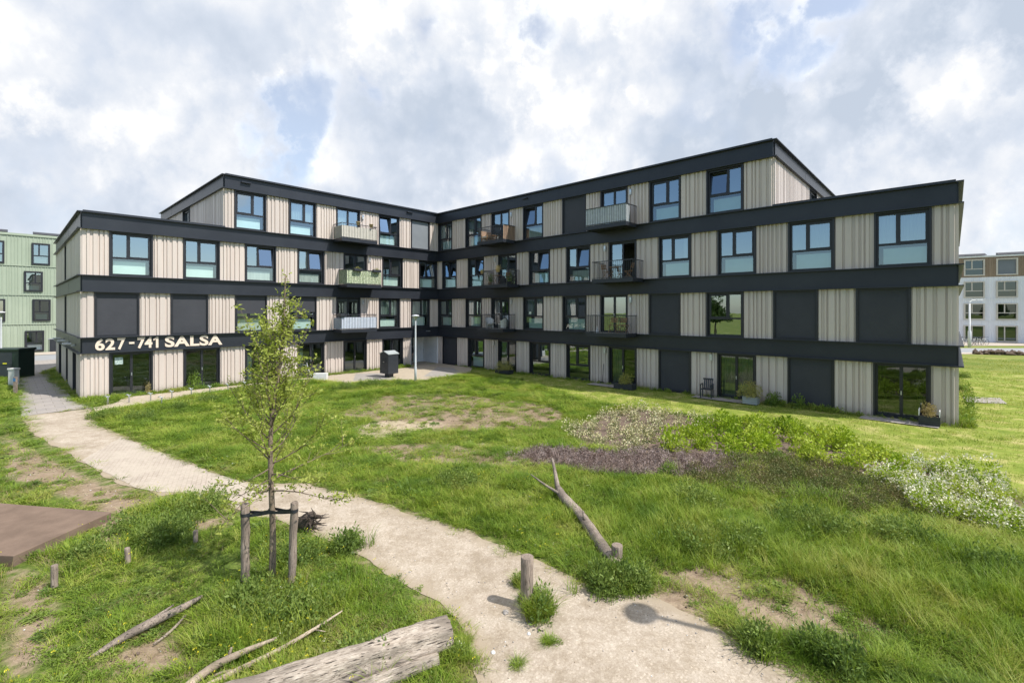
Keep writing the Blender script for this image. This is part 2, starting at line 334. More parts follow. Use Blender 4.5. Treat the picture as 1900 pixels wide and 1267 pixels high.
def ground_mat():
    m, nt, bs = new_mat('meadow_ground'); N, L = nt.nodes, nt.links
    n1 = nz(nt, 1.1, 7, .7); n2 = nz(nt, 6, 6, .7); n3 = nz(nt, 40, 4, .7); n4 = nz(nt, .35, 5, .6)
    green = ramp(nt, n2, [(.3, (.055, .09, .018)), (.55, (.11, .155, .028)), (.75, (.20, .215, .06))])
    soil = ramp(nt, n2, [(.3, (.20, .145, .10)), (.55, (.28, .215, .15)), (.75, (.36, .29, .20))])
    lawn = ramp(nt, n1, [(.32, (.13, .19, .025)), (.5, (.22, .27, .045)), (.64, (.40, .37, .14)), (.78, (.50, .43, .22))])
    far = ramp(nt, n4, [(.35, (.12, .17, .03)), (.6, (.22, .24, .06)), (.75, (.34, .30, .12))])
    def att(n):
        a = N.new('ShaderNodeAttribute'); a.attribute_name = n; return a.outputs['Fac']
    def edge(src, k=.55):
        s = N.new('ShaderNodeMath'); s.operation = 'MULTIPLY_ADD'; s.inputs[1].default_value = k; s.inputs[2].default_value = -k / 2; L.new(n1, s.inputs[0])
        s2 = N.new('ShaderNodeMath'); s2.operation = 'MULTIPLY_ADD'; s2.inputs[1].default_value = .5; s2.inputs[2].default_value = -.25; L.new(n2, s2.inputs[0])
        a = N.new('ShaderNodeMath'); a.operation = 'ADD'; L.new(src, a.inputs[0]); L.new(s.outputs[0], a.inputs[1])
        b = N.new('ShaderNodeMath'); b.operation = 'ADD'; L.new(a.outputs[0], b.inputs[0]); L.new(s2.outputs[0], b.inputs[1])
        return ramp(nt, b.outputs[0], [(.35, (0, 0, 0)), (.6, (1, 1, 1))])
    col = mixc(nt, edge(att('bare')), green, soil)
    col = mixc(nt, edge(att('lawn'), .3), col, lawn)
    col = mixc(nt, edge(att('far'), .3), col, far)
    sandc = ramp(nt, n2, [(.3, (.33, .265, .175)), (.6, (.43, .36, .255))])
    col = mixc(nt, edge(att('sand'), 1.0), col, sandc)
    col = mixc(nt, 1., col, ramp(nt, n3, [(.25, (.72, .72, .72)), (.75, (1.25, 1.25, 1.25))]), 'MULTIPLY')
    L.new(col, bs.inputs['Base Color']); bs.inputs['Roughness'].default_value = .95; bs.inputs['Specular IOR Level'].default_value = .15
    bumpit(nt, bs, n3, .45, .012); return m
M['ground'] = ground_mat()

# ------------------------------------------------------------------ mesh helpers
class MB:
    def __init__(s): s.v = []; s.f = []
    def quadbox(s, P, a0, a1, b0, b1, c0, c1):
        o = len(s.v)
        for a in (a0, a1):
            for b in (b0, b1):
                for c in (c0, c1): s.v.append(P(a, b, c))
        s.f += [tuple(o + i for i in q) for q in ((0, 1, 3, 2), (4, 6, 7, 5), (0, 4, 5, 1), (2, 3, 7, 6), (0, 2, 6, 4), (1, 5, 7, 3))]
        return s
    def box(s, x0, x1, y0, y1, z0, z1): return s.quadbox(lambda a, b, c: (a, b, c), x0, x1, y0, y1, z0, z1)
    def quad(s, *p):
        o = len(s.v); s.v += [tuple(q) for q in p]; s.f.append(tuple(range(o, o + len(p)))); return s
    def tube(s, pts, rad, n=8, caps=True):
        pts = [Vector(p) for p in pts]
        rads = rad if isinstance(rad, (list, tuple)) else [rad] * len(pts)
        o = len(s.v); up = None
        for i, p in enumerate(pts):
            t = (pts[min(i + 1, len(pts) - 1)] - pts[max(i - 1, 0)])
            t = t.normalized() if t.length > 1e-9 else Vector((0, 0, 1))
            if up is None: up = t.orthogonal().normalized()
            up = (up - t * up.dot(t)); up = up.normalized() if up.length > 1e-6 else t.orthogonal().normalized()
            w = t.cross(up)
            for k in range(n):
                a = 2 * math.pi * k / n
                s.v.append(tuple(p + (up * math.cos(a) + w * math.sin(a)) * rads[i]))
        for i in range(len(pts) - 1):
            for k in range(n):
                a, b = o + i * n + k, o + i * n + (k + 1) % n
                s.f.append((a, b, b + n, a + n))
        if caps:
            s.f.append(tuple(o + k for k in range(n))[::-1]); e = o + (len(pts) - 1) * n; s.f.append(tuple(e + k for k in range(n)))
        return s
    def lathe(s, prof, n=16, c=(0, 0)):
        o = len(s.v)
        for r, z in prof:
            for k in range(n):
                a = 2 * math.pi * k / n; s.v.append((c[0] + r * math.cos(a), c[1] + r * math.sin(a), z))
        for i in range(len(prof) - 1):
            for k in range(n):
                a, b = o + i * n + k, o + i * n + (k + 1) % n; s.f.append((a, b, b + n, a + n))
        s.f.append(tuple(o + k for k in range(n))[::-1]); e = o + (len(prof) - 1) * n; s.f.append(tuple(e + k for k in range(n)))
        return s
    def build(s, name, mat, parent=None, smooth=False, loc=None, rotz=0, norm=True, bevel=0):
        me = bpy.data.meshes.new(name); me.from_pydata(s.v, [], s.f)
        if norm:
            bm = bmesh.new(); bm.from_mesh(me); bmesh.ops.recalc_face_normals(bm, faces=bm.faces); bm.to_mesh(me); bm.free()
        me.materials.append(M[mat] if isinstance(mat, str) else mat)
        if smooth: me.polygons.foreach_set('use_smooth', [True] * len(me.polygons))
        o = bpy.data.objects.new(name, me); C.objects.link(o)
        if parent is not None: o.parent = parent
        if loc is not None: o.location = loc
        o.rotation_euler[2] = rotz
        if bevel:
            b = o.modifiers.new('Bevel', 'BEVEL'); b.width = bevel; b.segments = 2; b.limit_method = 'ANGLE'
        return o
def tag(o, label=None, cat=None, group=None, kind=None):
    if label: o['label'] = label
    if cat: o['category'] = cat
    if group: o['group'] = group
    if kind: o['kind'] = kind
    return o
def empty(name, loc=(0, 0, 0), rz=0, label=None, cat=None, group=None):
    o = bpy.data.objects.new(name, None); C.objects.link(o); o.location = loc; o.rotation_euler[2] = rz
    o.empty_display_size = .2
    return tag(o, label, cat, group)
def copy_tree(o, parent=None):
    c = o.copy(); C.objects.link(c); c.parent = parent
    for ch in [q for q in bpy.data.objects if q.parent == o]: copy_tree(ch, c)
    return c
def np_obj(name, V, F, mat, parent=None, link=True, smooth=False):
    """V (n,3) array, F (m,k) array of equal-size faces"""
    me = bpy.data.meshes.new(name); k = F.shape[1]
    me.vertices.add(len(V)); me.vertices.foreach_set('co', np.asarray(V, np.float32).ravel())
    me.loops.add(F.size); me.loops.foreach_set('vertex_index', np.asarray(F, np.int32).ravel())
    me.polygons.add(len(F)); me.polygons.foreach_set('loop_start', np.arange(0, F.size, k, dtype=np.int32))
    me.update(calc_edges=True); me.validate()
    if smooth: me.polygons.foreach_set('use_smooth', [True] * len(F))
    me.materials.append(M[mat])
    o = bpy.data.objects.new(name, me)
    if link: C.objects.link(o)
    if parent is not None: o.parent = parent
    return o

# ------------------------------------------------------------------ terrain
MOUNDS = [(5.8, 8.2, .14, 3.2, 2.0, 0.), (-3.2, 19., .16, 5., 2.2, .3), (2.5, 12.5, .12, 3., 2., 0.), (-.6, 17.6, -.14, 4.5, 2.4, 0.)]
def hgt(x, y):
    z = 0. * x
    for cx, cy, a, rx, ry, th in MOUNDS:
        dx, dy = x - cx, y - cy; c, s = math.cos(th), math.sin(th)
        u, v = (dx * c + dy * s) / rx, (-dx * s + dy * c) / ry
        z = z + a * np.exp(-(u * u + v * v))
    return z
def at(px, py, dz=0.):
    Y = FPX * CAMZ / (py - HY)
    for _ in range(25):
        X = (px - CX) / FPX * Y; h = float(hgt(X, Y)) + dz
        Y = .5 * Y + .5 * FPX * (CAMZ - h) / (py - HY)
    X = (px - CX) / FPX * Y
    return Vector((X, Y, float(hgt(X, Y))))
def poly(*pts): return np.array([at(a, b)[:2] for a, b in pts])
def inpoly(x, y, P):
    r = np.zeros(np.shape(x), bool); n = len(P); j = n - 1
    for i in range(n):
        xi, yi, xj, yj = P[i][0], P[i][1], P[j][0], P[j][1]
        c = ((yi > y) != (yj > y)) & (x < (xj - xi) * (y - yi) / (yj - yi + 1e-12) + xi)
        r ^= c; j = i
    return r
def distpoly(x, y, P):
    """distance to the outline"""
    d = np.full(np.shape(x), 1e9); n = len(P)
    for i in range(n):
        a, b = P[i], P[(i + 1) % n]; ab = b - a; L2 = (ab ** 2).sum() + 1e-12
        t = np.clip(((x - a[0]) * ab[0] + (y - a[1]) * ab[1]) / L2, 0, 1)
        d = np.minimum(d, np.hypot(x - a[0] - t * ab[0], y - a[1] - t * ab[1]))
    return d
def sdist(x, y, P): return np.where(inpoly(x, y, P), 1, -1) * distpoly(x, y, P)

A = R(43.)
U = Vector((math.sin(A), math.cos(A))); V = Vector((math.cos(A), -math.sin(A))); I0 = Vector((-6.155, 39.4))
def bl(x, y, z=0.):                                    # building-local (x along right wing, y along left wing backwards) -> world
    p = I0 + V * x + U * y; return Vector((p.x, p.y, z))
def blp(*pts): return np.array([bl(a, b)[:2] for a, b in pts])

left_edge = [(40, 772), (56, 800), (88, 822), (140, 850), (215, 893), (250, 905), (300, 918), (345, 916), (400, 932), (440, 945), (490, 960), (560, 985), (620, 1008), (690, 1050), (755, 1085), (815, 1118), (852, 1150), (880, 1195), (888, 1262)]
right_edge = [(1500, 1262), (1440, 1225), (1380, 1197), (1330, 1160), (1262, 1128), (1205, 1103), (1135, 1095), (1075, 1078), (1010, 1045), (950, 1018), (880, 988), (800, 965), (720, 936), (640, 913), (565, 896), (470, 898), (400, 877), (310, 843), (235, 812), (185, 790), (165, 768), (172, 758)]
Pl = np.array([at(*p)[:2] for p in left_edge]); Pr = np.array([at(*p)[:2] for p in right_edge])
PATH = np.vstack([Pl, [[-.55, 3.], [-.8, -4.], [-1., -14.]], [[5.5, -14.], [4.6, -4.], [4.2, 3.]], Pr])
TILES = np.vstack([poly((40, 773), (28, 700), (34, 662)), [[-46, 44.5], [-40.5, 44.5]], blp((-17.5, -22.6), (0.1, -22.3), (.9, -22.2)), poly((172, 757), (110, 764))])
CLINK = np.vstack([poly((172, 757), (215, 748)), blp((.75, -20.5), (.55, -10), (.5, -6), (.05, -2.6), (.05, -.02), (4.3, -.05)), poly((872, 692), (790, 706), (705, 707), (640, 714), (600, 708), (555, 706), (470, 716), (350, 735), (260, 752), (180, 768))])
RECESS = blp((-2.0, -2.7), (-2.0, -.06), (.06, -.06), (.06, -2.7))
BEDA = poly((1050, 803), (1110, 768), (1180, 758), (1290, 775), (1345, 790), (1400, 783), (1530, 808), (1650, 850), (1720, 862), (1800, 892), (1905, 935), (1905, 985), (1820, 985), (1700, 960), (1690, 940), (1600, 890), (1500, 868), (1400, 852), (1250, 850), (1150, 838), (1070, 822))
PURP = poly((945, 848), (1000, 836), (1150, 843), (1280, 846), (1375, 855), (1350, 880), (1265, 890), (1130, 882), (1010, 864))
COTO = poly((1270, 882), (1370, 858), (1440, 850), (1520, 866), (1600, 885), (1690, 935), (1700, 962), (1600, 958), (1450, 932), (1310, 905))
PLATE = np.array([at(a, b, .15)[:2] for a, b in ((-260, 928), (0, 935), (207, 952), (25, 1034), (-40, 1032), (-330, 1028))])
LAWN = np.vstack([poly((868, 690), (960, 705), (1060, 735), (1130, 752), (1300, 772), (1400, 780), (1530, 802), (1650, 842), (1800, 885), (1905, 925)), [[30, 8.], [60, 10], [60, 47], [42, 47], [30, 42]], blp((31.5, 16.5), (31.5, .0), (4.5, 0.))])
DEEP = np.vstack([poly((140, 1267), (0, 1200), (-300, 1200)), ])
BUILD = [blp((-16.6, -22.1), (0.02, -22.1), (0.02, 16.6), (-16.6, 16.6)), blp((0, -.02), (31.5, -.02), (31.5, 16.6), (0, 16.6))]
SANDS = [poly((640, 800), (665, 783), (740, 776), (835, 784), (840, 793), (770, 805), (700, 822), (650, 815)), poly((835, 826), (900, 818), (990, 826), (1075, 838), (1000, 842), (930, 836)),
         poly((1290, 1040), (1400, 1040), (1410, 1052), (1300, 1052)), poly((1480, 1010), (1530, 995), (1540, 1020), (1500, 1045))]
BARES = [poly((620, 770), (700, 735), (830, 730), (1000, 748), (1060, 770), (1020, 795), (900, 800), (760, 800)), poly((1200, 1060), (1330, 1045), (1420, 1060), (1560, 1120), (1640, 1160), (1600, 1200), (1480, 1190), (1330, 1150), (1215, 1120)),
         poly((0, 800), (90, 850), (200, 900), (300, 930), (200, 960), (60, 900), (0, 890)), poly((180, 960), (430, 960), (440, 975), (260, 1000), (190, 1010)), poly((0, 1050), (90, 1060), (120, 1180), (60, 1267), (0, 1267)),
         poly((640, 830), (820, 820), (980, 850), (980, 870), (760, 860)), poly((170, 1230), (300, 1170), (420, 1267), (200, 1267)), poly((1570, 950), (1620, 960), (1600, 985), (1560, 980))]
PADS = [blp((15.5, 0), (17.7, 0), (17.7, -1.15), (15.5, -1.15)), blp((21.7, 0), (24.4, 0), (24.4, -1.0), (21.7, -1.0)), blp((28.6, 0), (31., 0), (31., -1.0), (28.6, -1.0))]

def grid_axis(lo, hi, near, step, far):
    a = list(np.arange(near[0], near[1] + 1e-6, step))
    s = step; x = a[0]; L = []
    while x > lo: s *= 1.35; x -= s; L.append(max(x, lo))
    s = step; x = a[-1]; Rr = []
    while x < hi: s *= 1.35; x += s; Rr.append(min(x, hi))
    return np.array(L[::-1] + a + Rr)
def sstep(x, a, b):
    t = np.clip((x - a) / (b - a), 0, 1); return t * t * (3 - 2 * t)
def ground_masks(x, y):
    lawn = sstep(sdist(x, y, LAWN), -.3, .3)
    bare = np.zeros(x.shape)
    for P in BARES: bare = np.maximum(bare, (.95 if P is BARES[1] else .74) * sstep(sdist(x, y, P), -.4, .35))
    bare = np.maximum(bare, .5 * sstep(-distpoly(x, y, PATH), -.35, -.05))
    sand = np.zeros(x.shape)
    for P in SANDS: sand = np.maximum(sand, .62 * sstep(sdist(x, y, P), -.5, .7))
    sand = np.maximum(sand, 0)
    d = np.hypot(x, y); far = sstep(d, 38, 60)
    return lawn, bare * (1 - lawn), sand, far
def build_ground():
    xs = grid_axis(-700, 700, (-22, 22), .25, 1); ys = grid_axis(-500, 900, (2, 30), .25, 1)
    X, Y = np.meshgrid(xs, ys); Z = hgt(X, Y)
    nrm = np.zeros(X.shape)
    inner = (np.abs(X) < 24) & (Y > 1) & (Y < 32)
    pd = np.minimum(distpoly(X, Y, PATH), 3)
    for idx in zip(*np.where(inner)):
        nrm[idx] = mnoise.fractal(Vector((X[idx] * .8, Y[idx] * .8, 2.)), .9, 2.1, 2)
    k = sstep(sdist(X, Y, PATH) * -1, .25, .9) * sstep(-np.maximum(sdist(X, Y, CLINK), sdist(X, Y, TILES)), 0, .6)
    Z = Z + nrm * .022 * k
    V3 = np.stack([X.ravel(), Y.ravel(), Z.ravel()], 1); w = len(xs); h = len(ys)
    i = np.arange(h - 1)[:, None] * w + np.arange(w - 1)[None]; i = i.ravel()
    F = np.stack([i, i + 1, i + w + 1, i + w], 1)
    o = np_obj('ground', V3, F, 'ground', smooth=True); tag(o, kind='structure')
    for n, a in zip(('lawn', 'bare', 'sand', 'far'), ground_masks(X.ravel(), Y.ravel())):
        at_ = o.data.attributes.new(n, 'FLOAT', 'POINT'); at_.data.foreach_set('value', a.astype(np.float32))
build_ground()

def sheet(name, P, mat, dz, step=.3, jag=0., kind='structure', edgeattr=False, seed=0):
    """a thin sheet that follows the terrain inside outline P, its edge ragged by jag"""
    pts = []
    n = len(P)
    for i in range(n):
        a, b = P[i], P[(i + 1) % n]; L = np.hypot(*(b - a)); k = max(1, int(L / step))
        nv = np.array([b[1] - a[1], a[0] - b[0]]) / (L + 1e-9)
        for j in range(k):
            p = a + (b - a) * j / k
            if jag: p = p + nv * jag * (mnoise.noise(Vector((p[0] * 1.3, p[1] * 1.3, seed))) + .35 * mnoise.noise(Vector((p[0] * 4., p[1] * 4., seed + 9))))
            pts.append(p)
    bm = bmesh.new(); vs = [bm.verts.new((p[0], p[1], 0)) for p in pts]; bm.faces.new(vs)
    x0, y0 = P.min(0); x1, y1 = P.max(0)
    bmesh.ops.triangulate(bm, faces=bm.faces[:])
    st = max(step * 1.6, .5)
    for c in np.arange(x0, x1, st): bmesh.ops.bisect_plane(bm, geom=bm.verts[:] + bm.edges[:] + bm.faces[:], plane_co=(c, 0, 0), plane_no=(1, 0, 0))
    for c in np.arange(y0, y1, st): bmesh.ops.bisect_plane(bm, geom=bm.verts[:] + bm.edges[:] + bm.faces[:], plane_co=(0, c, 0), plane_no=(0, 1, 0))
    for v in bm.verts: v.co.z = float(hgt(v.co.x, v.co.y)) + dz
    bmesh.ops.recalc_face_normals(bm, faces=bm.faces)
    for f in bm.faces:
        if f.normal.z < 0: f.normal_flip()
    q = np.array(pts); ar = abs(np.sum(q[:, 0] * np.roll(q[:, 1], -1) - np.roll(q[:, 0], -1) * q[:, 1])) / 2; a2 = sum(f.calc_area() for f in bm.faces)
    if abs(ar - a2) > .03 * ar + .1: print('AREA', name, ar, a2)
    me = bpy.data.meshes.new(name); bm.to_mesh(me); bm.free(); me.materials.append(M[mat])
    o = bpy.data.objects.new(name, me); C.objects.link(o)
    if kind: o['kind'] = kind
    if edgeattr:
        co = np.array([v.co[:2] for v in me.vertices]); d = distpoly(co[:, 0], co[:, 1], P)
        at_ = me.attributes.new('edge', 'FLOAT', 'POINT'); at_.data.foreach_set('value', (1 - sstep(d, 0., .45)).astype(np.float32))
    return o
sheet('path', PATH, 'gravel', .010, .16, .16, edgeattr=True)
sheet('brick_path', np.vstack([poly((250, 905), (150, 855), (225, 812), (310, 845), (400, 880), (455, 896), (500, 905), (440, 942), (400, 930), (345, 914), (300, 914))]), 'pathbrick', .016, .3, .05)
sheet('paving', TILES, 'tiles', .018, 1.)
sheet('brick_paving', CLINK, 'clinker', .024, .5, .03)
sheet('entrance_floor', RECESS, 'clinker', .030, 1.)
sheet('drain_slab', np.array([at(812, 681)[:2], at(842, 683)[:2], at(860, 698)[:2], at(786, 699)[:2]]), 'conc', .030, 2.)
sheet('concrete_strip', np.array([at(660, 694)[:2], at(722, 692)[:2], at(735, 705)[:2], at(655, 707)[:2]]), 'conc', .030, 2.)
sheet('soil_bed', BEDA, 'soil', .012, .3, .1)
sheet('soil_bed', PURP, 'soil', .012, .3, .1, seed=3)
for i, P in enumerate(PADS): sheet('patio_slab', P, 'conc', .045, 2.)
sheet('garden_slab', poly((1786, 737), (1855, 739), (1869, 750), (1795, 747)), 'conc', .03, 1.)
# streets
def band_sheet(name, mat, a, b, d, L0, L1, dz):
    a, b = Vector(a), Vector(b); d = Vector(d).normalized()
    q = np.array([a + d * L0, a + d * L1, b + d * L1, b + d * L0]); sheet(name, q, mat, dz, 8.)
ra, rb, rc, rd = [at(60, y)[:2] for y in (669.5, 660, 655, 650)]
band_sheet('road', 'road', ra, rb, U, -40, 60, .02)
band_sheet('pavement', 'walk', rb, rc, U, -40, 60, .05)
sheet('road', np.array([[36, 49.], [140, 49.], [140, 55.], [36, 55.]]), 'road', .02, 10.)
sheet('footpath', np.array([[36, 58.6], [140, 58.6], [140, 69], [36, 69]]), 'walk', .03, 10.)
sheet('driveway', np.array([at(1770, 654)[:2], at(1905, 655)[:2], at(1905, 658)[:2], at(1770, 657)[:2]]), 'walk', .024, 10.)

# ------------------------------------------------------------------ the apartment building
bld = empty('apartment_building', bl(0, 0), -A, 'four-storey L-shaped block with beige ribbed cladding, black bands and the wording 627 - 741 SALSA', 'apartment building')
def PR(s, n, z): return (s, -n, z)                       # right wing front
def PL(s, n, z): return (n, -s, z)                       # left wing front
def PLE(s, n, z): return (-s, -22.03 - n, z)             # end of the left wing, s from the front corner backwards
def PRE(s, n, z): return (31.48 + n, s, z)
def PL4(s, n, z): return (-s, -15.79 - n, z)             # end walls of the fourth storey
def PR4(s, n, z): return (25.2 + n, s, z)
def PBK(s, n, z): return (s, 16.5 + n, z)
def PBL(s, n, z): return (-16.5 - n, s, z)
Z = [(0.0, 2.28), (3.05, 5.34), (6.14, 8.45), (9.26, 11.6)]
def clad(mb, P, s0, s1, z0, z1, seed=0, flip=False):
    r = random.Random(seed * 977 + int(s0 * 10)); s = s0; prof = [(s0, 0.0)]; up = False
    s += r.choice([.03, .06])
    while s < s1 - .12:
        w = r.choice([.085, .12, .12, .19, .24]) if not up else r.choice([.06, .06, .09, .12])
        if up: prof += [(s, .06), (s + .014, 0.0)]
        else: prof += [(s, 0.0), (s + .014, .06)]
        up = not up; s += w
    if up: prof += [(s1 - .064, .06), (s1 - .05, 0.)]
    prof.append((s1, 0.0))
    prof = sorted(prof)
    for (a, n0), (b, n1) in zip(prof, prof[1:]): mb.quad(P(a, n0, z0), P(b, n1, z0), P(b, n1, z1), P(a, n0, z1))
def flat_wall(mb, P, s0, s1, z0, z1): mb.quad(P(s0, 0, z0), P(s1, 0, z0), P(s1, 0, z1), P(s0, 0, z1))
WIN = {'L': {4: [(13.49, 'Wr'), (10.34, 'Cr'), (7.11, 'D'), (3.79, 'Tr'), (.93, 'G1')],
             3: [(19.21, 'W'), (16.05, 'K'), (12.91, 'T'), (9.77, 'T'), (6.57, 'D'), (3.49, 'K'), (.14, 'T')],
             2: [(19.78, 'B'), (16.63, 'B'), (13.45, 'H'), (10.31, 'H'), (7.11, 'D'), (3.77, 'Cr'), (.91, 'Cr')],
             1: [(19.21, 'G'), (16.04, 'G'), (12.9, 'G'), (9.77, 'G'), (6.58, 'G'), (3.47, 'G')]},
       'R': {4: [(.04, 'Cr'), (3.48, 'Cr'), (6.37, 'D'), (9.5, 'Tr'), (12.91, 'B'), (15.78, 'D'), (18.95, 'Wr'), (22.1, 'Tr')],
             3: [(.6, 'T'), (3.76, 'T'), (7.07, 'D'), (10.06, 'T'), (13.23, 'T'), (16.35, 'Do'), (19.51, 'W'), (22.66, 'W'), (25.82, 'C'), (28.98, 'C')],
             2: [(.04, 'Cr'), (3.49, 'Cr'), (6.37, 'D'), (9.52, 'Cr'), (12.93, 'Cr'), (15.78, 'D'), (18.93, 'B'), (22.1, 'Xr'), (25.2, 'B'), (28.36, 'B')],
             1: [(.65, 'B'), (3.77, 'W'), (7.05, 'G'), (10.1, 'X'), (13.22, 'X'), (16.35, 'G'), (19.5, 'B'), (22.65, 'G'), (25.8, 'B'), (28.95, 'Go')]}}
def window(P, s0, z0, z1, t, side, w=1.8, parent=None, frame='frame'):
    """s runs left to right on the right wing and right to left on the left wing"""
    parent = parent or bld
    s1 = s0 + w; m = MB(); door = t[0] in 'DG' and t != 'G1'
    g, gi = .075, .075                                   # outer casing and sash widths
    pr = .065                                            # casing stands proud of the ribs
    Q = lambda a0, a1, n0, n1, c0, c1: m.quadbox(P, a0, a1, n0, n1, c0, c1)
    e = .004
    Q(s0 + e, s0 + g, -.20, pr, z0 + e, z1 - e); Q(s1 - g, s1 - e, -.20, pr, z0 + e, z1 - e)
    Q(s0 + g, s1 - g, -.20, pr - .003, z1 - .085, z1 - e); Q(s0 + g, s1 - g, -.20, pr + .02, z0 + e, z0 + .07)
    a, b = s0 + g, s1 - g; c, d = z0 + .07, z1 - .085
    fn0, fn1 = -.14, -.05
    kids = []
    if t in ('B', 'G1'):
        for q in ((a + .0, a + .03), (b - .03, b)): Q(q[0], q[1], -.06, .03, c, d)
        Q(a + .03, b - .03, -.05, .025, c, c + .045)
        o = m.build('window', frame, parent)
        k = MB().quadbox(P, a + .03, b - .03, -.02, -.012, c + .045, d).build('blind', 'blind' if t == 'B' else 'blind_light', o); return o
    Q(a, a + gi, fn0, fn1, c, d); Q(b - gi, b, fn0, fn1, c, d)
    Q(a + gi, b - gi, fn0, fn1 - .002, c, c + gi); Q(a + gi, b - gi, fn0, fn1 - .002, d - gi, d)
    a2, b2, c2, d2 = a + gi, b - gi, c + gi, d - gi
    glass = MB(); gn = -.10
    rr = random.Random(int(s0 * 100) + int(z0 * 31) + (5 if side == 'L' else 0))
    if door:
        mid = (a2 + b2) / 2
        Q(mid - .055, mid + .055, fn0, fn1 + .004, c2, d2)
        opn = t in ('Do',)
        glass.quad(P(a2, gn, c2), P(mid - .055, gn, c2), P(mid - .055, gn, d2), P(a2, gn, d2))
        if not opn: glass.quad(P(mid + .055, gn, c2), P(b2, gn, c2), P(b2, gn, d2), P(mid + .055, gn, d2))
        o = m.build('balcony_door' if t[0] == 'D' else 'glass_door', frame, parent)
        glass.build('pane', 'glass_dk' if z0 < 1 else 'glass', o, norm=False)
        MB().quadbox(P, mid - .016, mid + .016, fn1 + .004, fn1 + .05, z0 + 1.0, z0 + 1.16).build('handle', 'alu', o)
        hc = rr.random()
        if t == 'Go':
            for q in ((a2, a2 + .28), (b2 - .28, b2)): curtain(P, q[0], q[1], c2, d2, -.22, 'curtain_o', o)
        elif z0 > 1 and hc < .6: curtain(P, a2 if hc < .3 else mid, mid if hc < .3 else b2, c2, d2, -.24, 'curtain', o)
        elif z0 < 1 and side == 'R': curtain(P, a2, b2 if hc < .4 else mid, c2, d2, -.24, 'curtain', o)
        elif z0 < 1 and hc < .6: curtain(P, b2 - .3, b2, c2, d2, -.24, 'curtain', o)
        return o
    zt = z0 + .415 * (z1 - z0)                            # transom
    fr = .60 if 'r' in t else .40
    if side == 'L': fr = 1 - fr
    Q(a2, b2, fn0, fn1 + .003, zt - .045, zt + .045)
    sm = a2 + fr * (b2 - a2)
    Q(sm - .05, sm + .05, fn0, fn1 + .004, zt + .045, d2)
    big = (sm + .05, b2) if fr < .5 else (a2, sm - .05)
    small = (a2, sm - .05) if fr < .5 else (sm + .05, b2)
    H = d2 - zt - .045
    glass.quad(P(small[0], gn, zt + .045), P(small[1], gn, zt + .045), P(small[1], gn, d2), P(small[0], gn, d2))
    til = .17 if t[0] == 'T' else 0.
    # opening sash: ring frame (tilted inwards at the top when open)
    def sash_box(s_0, s_1, u0, u1, n0, n1):
        def PP(s, n, u): return P(s, n - til * (u / H), zt + .045 + u)
        m.quadbox(PP, s_0, s_1, n0, n1, u0, u1)
    x0, x1 = big; sg = .045
    sash_box(x0, x0 + sg, 0.002, H - .002, -.12, -.035); sash_box(x1 - sg, x1, 0.002, H - .002, -.12, -.035)
    sash_box(x0 + sg, x1 - sg, 0.002, sg, -.12, -.037); sash_box(x0 + sg, x1 - sg, H - sg, H - .002, -.12, -.037)
    glass.quad(P(x0 + sg, gn, zt + .045 + sg), P(x1 - sg, gn, zt + .045 + sg), P(x1 - sg, gn - til, d2 - sg), P(x0 + sg, gn - til, d2 - sg))
    o = m.build('window', frame, parent)
    glass.build('pane', 'glass', o, norm=False)
    lo = MB().quad(P(a2, gn, c2), P(b2, gn, c2), P(b2, gn, zt - .045), P(a2, gn, zt - .045)).build('lower_pane', 'glass_lo' if t[0] != 'X' else 'glass', o, norm=False)
    if t[0] != 'X':
        ia, ib = (a2 + .13, b2 + .05) if side == 'R' else (a2 + .13, b2 - .02)
        MB().quadbox(P, ia, ib, -.30, -.27, c2 - .05, zt - .045 - rr.choice([.09, .10, .12, .22 if side == 'L' else .1])).build('privacy_panel', ('panel_b' if (z0 > 5 and side == 'R') or z0 > 8.5 else 'panel_w') if rr.random() < .85 else 'curtain', o)
    if t[0] == 'C':
        q = rr.random()
        if q < .55 or side == 'R' and z0 > 5: curtain(P, a2, b2, zt, d2 + .03, -.26, 'curtain', o)
        else:
            curtain(P, a2, a2 + .45 * (b2 - a2), zt - .1, d2 + .03, -.26, 'curtain', o)
    elif t[0] in 'W' and rr.random() < .35: curtain(P, b2 - .35, b2, zt, d2 + .03, -.26, 'curtain', o)
    if t[0] == 'H':
        zb = z0 + (.52 if s0 > 12 else .56) * (z1 - z0)
        MB().quadbox(P, a + .03, b - .03, -.02, -.012, zb, d).quadbox(P, a + .03, b - .03, -.03, .0, zb - .04, zb).build('blind', 'blind', o)
    return o
def curtain(P, s0, s1, z0, z1, n, mat, parent):
    mb = MB(); k = max(6, int((s1 - s0) / .035)); ph = s0 * 7
    pts = [(s0 + (s1 - s0) * i / k, n + .03 * math.sin(i * 1.35 + ph) + .012 * math.sin(i * 2.9)) for i in range(k + 1)]
    for (a, p), (b, q) in zip(pts, pts[1:]): mb.quad(P(a, p, z0), P(b, q, z0), P(b, q, z1), P(a, p, z1))
    return mb.build('curtain', mat, parent, smooth=True, norm=False)
LEN = {'L': {1: 22.03, 2: 22.03, 3: 22.03, 4: 15.79}, 'R': {1: 31.48, 2: 31.48, 3: 31.48, 4: 25.2}}
